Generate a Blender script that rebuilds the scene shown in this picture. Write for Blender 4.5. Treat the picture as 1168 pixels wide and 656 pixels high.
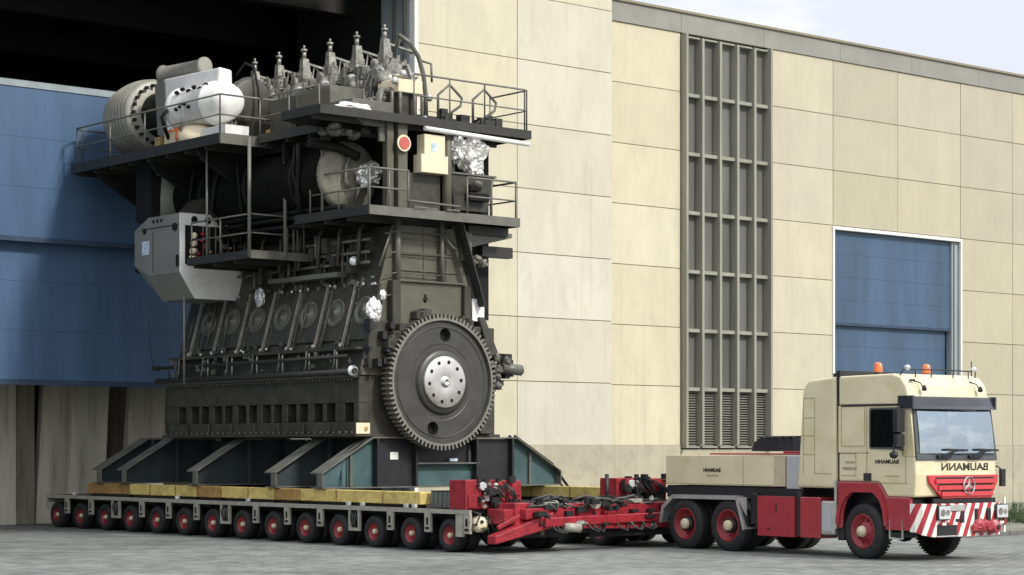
import bpy, bmesh, math, random
from mathutils import Vector, Matrix, noise
random.seed(7)
R = math.radians
scene = bpy.context.scene
for o in list(bpy.data.objects): bpy.data.objects.remove(o)

# ---------------------------------------------------------------- camera, sky, sun, exposure
cam = bpy.data.cameras.new("camera"); camo = bpy.data.objects.new("camera", cam)
scene.collection.objects.link(camo); scene.camera = camo
camo.location = (0, 0, 2.3); camo.rotation_euler = (R(90), 0, 0)
cam.sensor_width = 36; cam.lens = 72.74; cam.shift_x = 0; cam.shift_y = 0.155
cam.clip_start = 0.5; cam.clip_end = 4000

SUN_EL, SUN_H = R(40), Vector((0.80, -0.60, 0)).normalized()     # horizontal direction towards the sun
world = bpy.data.worlds.new("World"); scene.world = world; world.use_nodes = True
nt = world.node_tree; N = nt.nodes; L = nt.links; N.clear()
out = N.new('ShaderNodeOutputWorld'); bg = N.new('ShaderNodeBackground')
sky = N.new('ShaderNodeTexSky'); sky.sky_type = 'NISHITA'; sky.sun_disc = False
sky.sun_elevation = SUN_EL; sky.sun_rotation = math.atan2(SUN_H.x, SUN_H.y)
sky.air_density = 1.0; sky.dust_density = 2.0
tc = N.new('ShaderNodeTexCoord'); sep = N.new('ShaderNodeSeparateXYZ')
L.new(tc.outputs['Generated'], sep.inputs[0])
# overcast luminance distribution: brighter towards the zenith
mz = N.new('ShaderNodeMapRange'); mz.inputs['From Min'].default_value = 0.0; mz.inputs['From Max'].default_value = 1.0
mz.inputs['To Min'].default_value = 8.3; mz.inputs['To Max'].default_value = 16.0
L.new(sep.outputs['Z'], mz.inputs['Value'])
mp = N.new('ShaderNodeMapping'); mp.inputs['Scale'].default_value = (1, 1, 3.0); mp.inputs['Location'].default_value = (0.35, 0.2, 0.1)
L.new(tc.outputs['Generated'], mp.inputs[0])
n1 = N.new('ShaderNodeTexNoise'); n1.inputs['Scale'].default_value = 4.5; n1.inputs['Detail'].default_value = 8; n1.inputs['Roughness'].default_value = 0.6
L.new(mp.outputs[0], n1.inputs['Vector'])
cr = N.new('ShaderNodeValToRGB'); cr.color_ramp.elements[0].position = 0.45; cr.color_ramp.elements[1].position = 0.60
cr.color_ramp.elements[0].color = (0.86, 0.885, 0.98, 1); cr.color_ramp.elements[1].color = (1.18, 1.18, 1.18, 1)
L.new(n1.outputs['Fac'], cr.inputs[0])
vm = N.new('ShaderNodeVectorMath'); vm.operation = 'SCALE'
L.new(cr.outputs[0], vm.inputs[0]); L.new(mz.outputs[0], vm.inputs['Scale'])
mix = N.new('ShaderNodeMix'); mix.data_type = 'RGBA'; mix.inputs[0].default_value = 0.88
L.new(sky.outputs[0], mix.inputs[6]); L.new(vm.outputs[0], mix.inputs[7])
L.new(mix.outputs[2], bg.inputs['Color']); bg.inputs['Strength'].default_value = 0.11
L.new(bg.outputs[0], out.inputs[0])

sl = bpy.data.lights.new("sun", 'SUN'); sl.energy = 3.1; sl.angle = R(8); sl.color = (1.0, 0.955, 0.875)
so = bpy.data.objects.new("sun", sl); scene.collection.objects.link(so)
sd = Vector((SUN_H.x*math.cos(SUN_EL), SUN_H.y*math.cos(SUN_EL), math.sin(SUN_EL)))
so.rotation_euler = sd.to_track_quat('Z', 'Y').to_euler(); so.location = (40, -30, 60)
scene.view_settings.view_transform = 'Standard'; scene.view_settings.look = 'None'
scene.view_settings.gamma = 1; scene.view_settings.exposure = 0.0

# ---------------------------------------------------------------- materials
def srgb(r, g, b): 
    f = lambda c: (c/255/12.92) if c/255 <= 0.04045 else ((c/255+0.055)/1.055)**2.4
    return (f(r), f(g), f(b))
def mat(name, col, rough=0.6, metal=0.0, var=0.25, scale=3.0, bump=0.0, bscale=40.0, dirt=None, dirt_amt=0.0, streak=False, coat=0.0, tint=False, spec=0.5, rain=0):
    m = bpy.data.materials.new(name); m.use_nodes = True
    t = m.node_tree; n = t.nodes; l = t.links
    p = n['Principled BSDF']
    p.inputs['Roughness'].default_value = rough; p.inputs['Metallic'].default_value = metal
    p.inputs['Specular IOR Level'].default_value = spec
    if coat: p.inputs['Coat Weight'].default_value = coat; p.inputs['Coat Roughness'].default_value = 0.08
    c = n.new('ShaderNodeTexCoord'); mp = n.new('ShaderNodeMapping')
    if streak: mp.inputs['Scale'].default_value = (1, 1, 0.12 if streak is True else streak)
    l.new(c.outputs['Object'], mp.inputs[0])
    no = n.new('ShaderNodeTexNoise'); no.inputs['Scale'].default_value = scale; no.inputs['Detail'].default_value = 7; no.inputs['Roughness'].default_value = 0.62
    l.new(mp.outputs[0], no.inputs['Vector'])
    mr = n.new('ShaderNodeMapRange'); mr.inputs['From Min'].default_value = 0.3; mr.inputs['From Max'].default_value = 0.7
    mr.inputs['To Min'].default_value = 1-var; mr.inputs['To Max'].default_value = 1+var
    l.new(no.outputs['Fac'], mr.inputs['Value'])
    base = n.new('ShaderNodeRGB'); base.outputs[0].default_value = (*col, 1)
    cur = base.outputs[0]
    if tint:
        at = n.new('ShaderNodeAttribute'); at.attribute_name = 'tint'
        mu = n.new('ShaderNodeMix'); mu.data_type = 'RGBA'; mu.blend_type = 'MULTIPLY'; mu.inputs[0].default_value = 1
        l.new(cur, mu.inputs[6]); l.new(at.outputs['Color'], mu.inputs[7]); cur = mu.outputs[2]
    vs = n.new('ShaderNodeVectorMath'); vs.operation = 'SCALE'
    l.new(cur, vs.inputs[0]); l.new(mr.outputs[0], vs.inputs['Scale']); cur = vs.outputs[0]
    if dirt:
        n2 = n.new('ShaderNodeTexNoise'); n2.inputs['Scale'].default_value = scale*2.3; n2.inputs['Detail'].default_value = 9; n2.inputs['Roughness'].default_value = 0.7
        mp2 = n.new('ShaderNodeMapping'); mp2.inputs['Location'].default_value = (3.1, 7.7, 1.3)
        if streak: mp2.inputs['Scale'].default_value = (1.5, 1.5, 0.15 if streak is True else streak)
        l.new(c.outputs['Object'], mp2.inputs[0]); l.new(mp2.outputs[0], n2.inputs['Vector'])
        r2 = n.new('ShaderNodeMapRange'); r2.inputs['From Min'].default_value = 0.5; r2.inputs['From Max'].default_value = 0.72
        r2.inputs['To Max'].default_value = dirt_amt
        l.new(n2.outputs['Fac'], r2.inputs['Value'])
        mi = n.new('ShaderNodeMix'); mi.data_type = 'RGBA'; l.new(r2.outputs[0], mi.inputs[0]); l.new(cur, mi.inputs[6])
        mi.inputs[7].default_value = (*dirt, 1); cur = mi.outputs[2]
    if rain:      # narrow run-off streaks
        mp4 = n.new('ShaderNodeMapping'); mp4.inputs['Scale'].default_value = (5, 5, 0.16); l.new(c.outputs['Object'], mp4.inputs[0])
        n4 = n.new('ShaderNodeTexNoise'); n4.inputs['Scale'].default_value = 1.0; n4.inputs['Detail'].default_value = 5; l.new(mp4.outputs[0], n4.inputs['Vector'])
        r4 = n.new('ShaderNodeMapRange'); r4.inputs['From Min'].default_value = 0.56; r4.inputs['From Max'].default_value = 0.74; r4.inputs['To Max'].default_value = rain
        l.new(n4.outputs['Fac'], r4.inputs['Value'])
        m4 = n.new('ShaderNodeMix'); m4.data_type = 'RGBA'; l.new(r4.outputs[0], m4.inputs[0]); l.new(cur, m4.inputs[6]); m4.inputs[7].default_value = (*(x*0.62 for x in col), 1); cur = m4.outputs[2]
    l.new(cur, p.inputs['Base Color'])
    r3 = n.new('ShaderNodeMapRange'); r3.inputs['To Min'].default_value = max(0.02, rough-0.12); r3.inputs['To Max'].default_value = min(1, rough+0.12)
    l.new(no.outputs['Fac'], r3.inputs['Value']); l.new(r3.outputs[0], p.inputs['Roughness'])
    if bump:
        nb = n.new('ShaderNodeTexNoise'); nb.inputs['Scale'].default_value = bscale; nb.inputs['Detail'].default_value = 5
        l.new(c.outputs['Object'], nb.inputs['Vector'])
        b = n.new('ShaderNodeBump'); b.inputs['Strength'].default_value = bump; b.inputs['Distance'].default_value = 0.02
        l.new(nb.outputs['Fac'], b.inputs['Height']); l.new(b.outputs[0], p.inputs['Normal'])
    return m

M = {}
M['wall'] = mat('concrete_panel', (0.57, 0.532, 0.395), 0.85, var=0.07, scale=0.8, bump=0.35, bscale=30, dirt=(0.40, 0.385, 0.30), dirt_amt=0.35, streak=0.6, tint=True, rain=0.28)
M['plinth'] = mat('plinth_concrete', (0.42, 0.39, 0.29), 0.9, var=0.14, scale=0.8, bump=0.4, bscale=25, dirt=(0.25, 0.24, 0.18), dirt_amt=0.5, rain=0.4)
M['parapet'] = mat('parapet_sheet', (0.27, 0.265, 0.235), 0.7, var=0.12, scale=0.8, dirt=(0.17, 0.17, 0.15), dirt_amt=0.4)
M['joint'] = mat('joint_sealant', (0.26, 0.235, 0.165), 0.9, var=0.1)
M['winframe'] = mat('weathered_window_metal', (0.29, 0.285, 0.235), 0.6, var=0.2, scale=2, streak=True)
M['winglass'] = mat('dusty_wired_glass', (0.135, 0.142, 0.126), 0.42, var=0.3, scale=1.2, streak=True, dirt=(0.16, 0.165, 0.15), dirt_amt=0.5)
M['louver'] = mat('louver_metal', (0.20, 0.20, 0.17), 0.6, var=0.15)
M['whiteframe'] = mat('white_frame_paint', (0.78, 0.77, 0.73), 0.5, var=0.05)
M['jamb'] = mat('jamb_steel', (0.30, 0.34, 0.36), 0.55, var=0.15, scale=2, streak=True)
def door_mat(name, col):
    m = mat(name, col, 0.5, var=0.22, scale=0.7, streak=True, dirt=tuple(c*0.6 for c in col), dirt_amt=0.5)
    return m
M['door'] = door_mat('blue_door_sheet', (0.058, 0.118, 0.215))
M['doors'] = door_mat('small_blue_door_sheet', (0.052, 0.098, 0.165))
M['doorseam'] = mat('door_seam', (0.03, 0.055, 0.10), 0.6)
M['dooredge'] = mat('door_top_edge', (0.28, 0.33, 0.35), 0.6, var=0.2)
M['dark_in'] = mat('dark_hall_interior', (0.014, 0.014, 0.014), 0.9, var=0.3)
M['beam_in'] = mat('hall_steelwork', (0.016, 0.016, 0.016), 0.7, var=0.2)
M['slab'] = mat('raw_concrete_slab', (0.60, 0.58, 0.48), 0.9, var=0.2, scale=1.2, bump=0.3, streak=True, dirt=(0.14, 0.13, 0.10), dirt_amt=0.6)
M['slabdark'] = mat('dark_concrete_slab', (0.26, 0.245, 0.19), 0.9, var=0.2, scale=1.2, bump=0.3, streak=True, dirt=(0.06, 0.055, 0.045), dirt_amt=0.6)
M['eng'] = mat('engine_paint', (0.041, 0.040, 0.030), 0.48, var=0.35, scale=2.0, bump=0.2, bscale=18, dirt=(0.095, 0.085, 0.062), dirt_amt=0.45)
M['engl'] = mat('engine_paint_olive', (0.098, 0.095, 0.068), 0.5, var=0.2, scale=1.8, bump=0.1, bscale=20, dirt=(0.06, 0.055, 0.04), dirt_amt=0.45)
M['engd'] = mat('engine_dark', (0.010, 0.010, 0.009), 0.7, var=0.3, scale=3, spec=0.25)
M['engm'] = mat('engine_mid_grey', (0.12, 0.12, 0.10), 0.4, var=0.25, scale=3, dirt=(0.06, 0.06, 0.05), dirt_amt=0.5)
M['rib'] = mat('bright_rib_metal', (0.42, 0.40, 0.34), 0.4, metal=0.3, var=0.25, scale=5)
M['capgrey'] = mat('pale_end_cover', (0.26, 0.255, 0.20), 0.5, metal=0.2, var=0.25, scale=3, dirt=(0.12, 0.11, 0.08), dirt_amt=0.5)
M['recv'] = mat('receiver_lagging', (0.009, 0.009, 0.008), 0.95, var=0.35, scale=2, spec=0.08, bump=0.4, bscale=6)
M['tan'] = mat('tan_end_panel', (0.50, 0.43, 0.30), 0.55, var=0.1, scale=3, dirt=(0.40, 0.33, 0.24), dirt_amt=0.5)
M['gear'] = mat('gear_steel', (0.060, 0.060, 0.054), 0.42, metal=0.25, var=0.22, scale=2.5, dirt=(0.05, 0.048, 0.04), dirt_amt=0.5)
M['teeth'] = mat('gear_teeth', (0.24, 0.23, 0.20), 0.4, metal=0.5, var=0.2, scale=6)
M['bright'] = mat('machined_steel', (0.66, 0.65, 0.62), 0.3, metal=0.85, var=0.1, scale=6)
M['silver'] = mat('valve_steel', (0.29, 0.285, 0.25), 0.4, metal=0.5, var=0.4, scale=6, dirt=(0.05, 0.05, 0.04), dirt_amt=0.8)
M['foil'] = mat('crumpled_foil', (0.80, 0.80, 0.77), 0.28, metal=0.7, var=0.1, scale=8, bump=1.0, bscale=9)
M['plat'] = mat('platform_steel', (0.026, 0.026, 0.023), 0.55, var=0.25, scale=3)
M['edge'] = mat('platform_edge', (0.13, 0.13, 0.11), 0.5, var=0.2, scale=3)
M['rail'] = mat('railing_steel', (0.15, 0.15, 0.13), 0.5, var=0.2, scale=5)
M['white'] = mat('white_housing_paint', (0.80, 0.80, 0.77), 0.42, var=0.08, scale=2, dirt=(0.42, 0.40, 0.34), dirt_amt=0.35)
M['whiteg'] = mat('grey_white_cladding', (0.19, 0.195, 0.172), 0.5, var=0.15, scale=1.5, dirt=(0.17, 0.17, 0.15), dirt_amt=0.35)
M['filt'] = mat('silencer_sheet', (0.31, 0.305, 0.265), 0.5, metal=0.2, var=0.2, scale=2, dirt=(0.12, 0.115, 0.09), dirt_amt=0.4)
M['cream'] = mat('cream_box_paint', (0.76, 0.67, 0.47), 0.5, var=0.08, scale=3)
M['redsign'] = mat('red_disc', (0.50, 0.11, 0.09), 0.5, var=0.1)
M['yellow'] = mat('yellow_beam_paint', (0.62, 0.49, 0.16), 0.6, var=0.25, scale=4, bump=0.2, dirt=(0.16, 0.09, 0.03), dirt_amt=0.65)
M['rust'] = mat('worn_rusty_yellow', (0.36, 0.22, 0.07), 0.75, var=0.35, scale=5, bump=0.3, dirt=(0.12, 0.06, 0.03), dirt_amt=0.8)
M['teal'] = mat('blue_green_support_paint', (0.048, 0.092, 0.100), 0.5, var=0.4, scale=1.1, dirt=(0.040, 0.110, 0.064), dirt_amt=0.95)
M['teald'] = mat('dark_support_paint', (0.030, 0.041, 0.046), 0.55, var=0.25, scale=1.5, dirt=(0.035, 0.06, 0.045), dirt_amt=0.5)
M['flange'] = mat('support_flange', (0.115, 0.115, 0.10), 0.5, var=0.25, scale=3)
M['blk'] = mat('black_steel', (0.014, 0.014, 0.016), 0.5, var=0.3, scale=4)
M['tyre'] = mat('tyre_rubber', (0.014, 0.014, 0.015), 0.75, var=0.35, scale=6, bump=0.3, bscale=30, dirt=(0.05, 0.048, 0.042), dirt_amt=0.4)
M['rim'] = mat('red_rim_paint', (0.27, 0.022, 0.03), 0.45, var=0.2, scale=6, dirt=(0.08, 0.02, 0.02), dirt_amt=0.5)
M['red'] = mat('red_paint', (0.29, 0.017, 0.028), 0.45, var=0.3, scale=4, dirt=(0.07, 0.015, 0.015), dirt_amt=0.8)
M['tred'] = mat('truck_red_paint', (0.36, 0.035, 0.045), 0.35, var=0.08, scale=3, dirt=(0.22, 0.03, 0.035), dirt_amt=0.4, coat=0.4)
M['tgrille'] = mat('grille_red_paint', (0.58, 0.05, 0.06), 0.35, var=0.06, coat=0.4)
M['tcream'] = mat('truck_cream_paint', (0.69, 0.63, 0.42), 0.36, var=0.08, scale=1.1, dirt=(0.58, 0.48, 0.22), dirt_amt=0.65, coat=0.35)
M['tgrey'] = mat('truck_grey_panel', (0.42, 0.43, 0.44), 0.45, var=0.06)
M['trim'] = mat('dark_seam_trim', (0.02, 0.02, 0.022), 0.5)
M['line'] = mat('panel_gap_shadow', (0.36, 0.31, 0.19), 0.6)
M['visor'] = mat('sun_visor_acrylic', (0.032, 0.037, 0.046), 0.18, var=0.1, coat=0.6)
M['ws'] = mat('windscreen_glass', (0.36, 0.44, 0.50), 0.05, metal=0.75, var=0.35, scale=0.9, streak=False)
def glass_mat(name, tint, refl, fac):
    m = bpy.data.materials.new(name); m.use_nodes = True; t = m.node_tree; n = t.nodes; l = t.links; n.clear()
    o = n.new('ShaderNodeOutputMaterial'); tr = n.new('ShaderNodeBsdfTransparent'); tr.inputs[0].default_value = (*tint, 1)
    gl = n.new('ShaderNodeBsdfGlossy'); gl.inputs['Color'].default_value = (*refl, 1); gl.inputs['Roughness'].default_value = 0.02
    c = n.new('ShaderNodeTexCoord'); no = n.new('ShaderNodeTexNoise'); no.inputs['Scale'].default_value = 1.3; l.new(c.outputs['Object'], no.inputs['Vector'])
    b = n.new('ShaderNodeBump'); b.inputs['Strength'].default_value = 0.12; b.inputs['Distance'].default_value = 0.1; l.new(no.outputs['Fac'], b.inputs['Height']); l.new(b.outputs[0], gl.inputs['Normal'])
    lw = n.new('ShaderNodeLayerWeight'); lw.inputs[0].default_value = 0.35
    mr = n.new('ShaderNodeMapRange'); mr.inputs['To Min'].default_value = fac; mr.inputs['To Max'].default_value = 1.0; l.new(lw.outputs['Fresnel'], mr.inputs['Value'])
    mx = n.new('ShaderNodeMixShader'); l.new(mr.outputs[0], mx.inputs[0]); l.new(tr.outputs[0], mx.inputs[1]); l.new(gl.outputs[0], mx.inputs[2]); l.new(mx.outputs[0], o.inputs[0])
    return m
M['ws'] = glass_mat('windscreen_glass', (0.62, 0.74, 0.80), (0.80, 0.93, 1.0), 0.54)
M['glassd'] = glass_mat('dark_side_glass', (0.25, 0.27, 0.28), (0.8, 0.85, 0.9), 0.05)
M['wsf'] = mat('windscreen_rubber', (0.07, 0.08, 0.085), 0.5)
M['alu'] = mat('aluminium_sheet', (0.50, 0.50, 0.48), 0.42, metal=0.5, var=0.12, scale=4)
M['lgrey'] = mat('trailer_light_grey', (0.34, 0.33, 0.28), 0.55, var=0.2, scale=5, dirt=(0.14, 0.13, 0.10), dirt_amt=0.6)
M['hubc'] = mat('cream_hub_cap', (0.62, 0.56, 0.38), 0.5, var=0.12, scale=8)
M['orange'] = mat('orange_beacon_lens', (0.72, 0.16, 0.03), 0.15, var=0.08, coat=0.5)
M['lamp'] = mat('lamp_lens', (0.75, 0.77, 0.78), 0.12, metal=0.4, var=0.1)
M['txt'] = mat('dark_lettering', (0.030, 0.032, 0.026), 0.5)
M['txtf'] = mat('faded_lettering', (0.33, 0.30, 0.20), 0.5)
M['tarp'] = mat('black_tarpaulin', (0.014, 0.015, 0.018), 0.55, var=0.3, scale=4, bump=0.5, bscale=7)
M['crate'] = mat('grey_green_crate', (0.12, 0.14, 0.125), 0.6, var=0.2, scale=4)
M['sticker'] = mat('blue_white_sticker', (0.50, 0.60, 0.70), 0.5, var=0.4, scale=9)
M['kerb'] = mat('kerb_stone', (0.14, 0.14, 0.13), 0.9, var=0.2, scale=3, bump=0.3)
M['verge'] = mat('weedy_gravel', (0.19, 0.19, 0.15), 0.95, var=0.3, scale=0.7, bump=0.6, bscale=12, dirt=(0.08, 0.11, 0.055), dirt_amt=0.9)
M['weed'] = mat('weed_leaf', (0.09, 0.13, 0.055), 0.7, var=0.35, scale=2)
M['brass'] = mat('brass_fitting', (0.55, 0.40, 0.14), 0.4, metal=0.5, var=0.3, scale=8)
M['hose'] = mat('hose_rubber', (0.05, 0.055, 0.05), 0.5)

# red / white hazard stripes, slanting towards the middle of the bumper
def stripe_mat():
    m = bpy.data.materials.new('hazard_stripes'); m.use_nodes = True
    t = m.node_tree; n = t.nodes; l = t.links; p = n['Principled BSDF']; p.inputs['Roughness'].default_value = 0.4
    c = n.new('ShaderNodeTexCoord'); s = n.new('ShaderNodeSeparateXYZ'); l.new(c.outputs['Object'], s.inputs[0])
    def mth(op, a, b=None):
        q = n.new('ShaderNodeMath'); q.operation = op
        for i, v in enumerate((a, b)):
            if v is None: continue
            if isinstance(v, (int, float)): q.inputs[i].default_value = v
            else: l.new(v, q.inputs[i])
        return q.outputs[0]
    a = mth('ABSOLUTE', mth('SUBTRACT', s.outputs['Y'], 1.75))
    # along x too, so that the wrapped ends carry on the pattern
    v = mth('ADD', mth('ADD', a, mth('MULTIPLY', s.outputs['Z'], 0.45)), mth('MULTIPLY', s.outputs['X'], -0.6))
    f = mth('GREATER_THAN', mth('FRACT', mth('MULTIPLY', v, 3.7)), 0.50)
    mi = n.new('ShaderNodeMix'); mi.data_type = 'RGBA'; l.new(f, mi.inputs[0])
    mi.inputs[6].default_value = (0.42, 0.03, 0.045, 1); mi.inputs[7].default_value = (0.80, 0.77, 0.70, 1)
    no = n.new('ShaderNodeTexNoise'); no.inputs['Scale'].default_value = 6; no.inputs['Detail'].default_value = 6
    mr = n.new('ShaderNodeMapRange'); mr.inputs['To Min'].default_value = 0.75; mr.inputs['To Max'].default_value = 1.2
    l.new(no.outputs['Fac'], mr.inputs['Value'])
    vs = n.new('ShaderNodeVectorMath'); vs.operation = 'SCALE'; l.new(mi.outputs[2], vs.inputs[0]); l.new(mr.outputs[0], vs.inputs['Scale'])
    l.new(vs.outputs[0], p.inputs['Base Color'])
    return m
M['stripe'] = stripe_mat()

def ground_mat():
    m = bpy.data.materials.new('paved_yard'); m.use_nodes = True
    t = m.node_tree; n = t.nodes; l = t.links; p = n['Principled BSDF']
    c = n.new('ShaderNodeTexCoord'); mp = n.new('ShaderNodeMapping'); mp.inputs['Rotation'].default_value = (0, 0, R(49.95))
    l.new(c.outputs['Object'], mp.inputs[0])
    br = n.new('ShaderNodeTexBrick'); br.inputs['Scale'].default_value = 1.0
    br.inputs['Brick Width'].default_value = 0.30; br.inputs['Row Height'].default_value = 0.30; br.offset = 0.5; br.inputs['Mortar Size'].default_value = 0.016
    br.inputs['Mortar Smooth'].default_value = 0.3; br.inputs['Bias'].default_value = 0.0
    br.inputs['Color1'].default_value = (0.175, 0.188, 0.176, 1); br.inputs['Color2'].default_value = (0.300, 0.312, 0.296, 1); br.inputs['Mortar'].default_value = (0.10, 0.102, 0.09, 1)
    l.new(mp.outputs[0], br.inputs['Vector'])
    n1 = n.new('ShaderNodeTexNoise'); n1.inputs['Scale'].default_value = 0.22; n1.inputs['Detail'].default_value = 9; n1.inputs['Roughness'].default_value = 0.65
    l.new(c.outputs['Object'], n1.inputs['Vector'])
    m1 = n.new('ShaderNodeMapRange'); m1.inputs['From Min'].default_value = 0.3; m1.inputs['From Max'].default_value = 0.7; m1.inputs['To Min'].default_value = 0.60; m1.inputs['To Max'].default_value = 1.05
    l.new(n1.outputs['Fac'], m1.inputs['Value'])
    v1 = n.new('ShaderNodeVectorMath'); v1.operation = 'SCALE'; l.new(br.outputs['Color'], v1.inputs[0]); l.new(m1.outputs[0], v1.inputs['Scale'])
    # oil and tyre marks running along the drive lane
    mp3 = n.new('ShaderNodeMapping'); mp3.inputs['Rotation'].default_value = (0, 0, R(49.95)); mp3.inputs['Scale'].default_value = (0.10, 0.9, 1)
    l.new(c.outputs['Object'], mp3.inputs[0])
    n3 = n.new('ShaderNodeTexNoise'); n3.inputs['Scale'].default_value = 1.0; n3.inputs['Detail'].default_value = 6
    l.new(mp3.outputs[0], n3.inputs['Vector'])
    m3 = n.new('ShaderNodeMapRange'); m3.inputs['From Min'].default_value = 0.52; m3.inputs['From Max'].default_value = 0.75; m3.inputs['To Max'].default_value = 0.8
    l.new(n3.outputs['Fac'], m3.inputs['Value'])
    mi = n.new('ShaderNodeMix'); mi.data_type = 'RGBA'; l.new(m3.outputs[0], mi.inputs[0]); l.new(v1.outputs[0], mi.inputs[6]); mi.inputs[7].default_value = (0.10, 0.10, 0.085, 1)
    l.new(mi.outputs[2], p.inputs['Base Color']); p.inputs['Roughness'].default_value = 0.82
    n2 = n.new('ShaderNodeTexNoise'); n2.inputs['Scale'].default_value = 14; n2.inputs['Detail'].default_value = 6; l.new(c.outputs['Object'], n2.inputs['Vector'])
    ad = n.new('ShaderNodeMath'); ad.operation = 'ADD'; l.new(n2.outputs['Fac'], ad.inputs[0]); l.new(br.outputs['Fac'], ad.inputs[1])
    b = n.new('ShaderNodeBump'); b.inputs['Strength'].default_value = 0.4; b.inputs['Distance'].default_value = 0.012; b.invert = True
    l.new(ad.outputs[0], b.inputs['Height']); l.new(b.outputs[0], p.inputs['Normal'])
    return m
M['ground'] = ground_mat()

# ---------------------------------------------------------------- mesh helpers
HALL_O = Vector((-1.4066, 44.8595, 0)); HALL_R = R(-49.947)     # hall frame: x = out of the gate, y = along the facade
TRK_O = Vector((7.11395, 42.0775, 0)); TRK_R = R(-52.5)          # truck frame: x = forward, y = to the truck's far side
coll = scene.collection

def empty(name, base, frame=(HALL_O, HALL_R), label=None, cat=None, group=None, kind=None):
    o = bpy.data.objects.new(name, None); coll.objects.link(o)
    FO, FR = frame
    o.location = FO + Matrix.Rotation(FR, 3, 'Z') @ Vector(base); o.rotation_euler = (0, 0, FR)
    o.empty_display_size = 0.3
    o['_b'] = list(base)
    if label: o['label'] = label
    if cat: o['category'] = cat
    if group: o['group'] = group
    o['kind'] = kind or 'thing'
    return o

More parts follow.
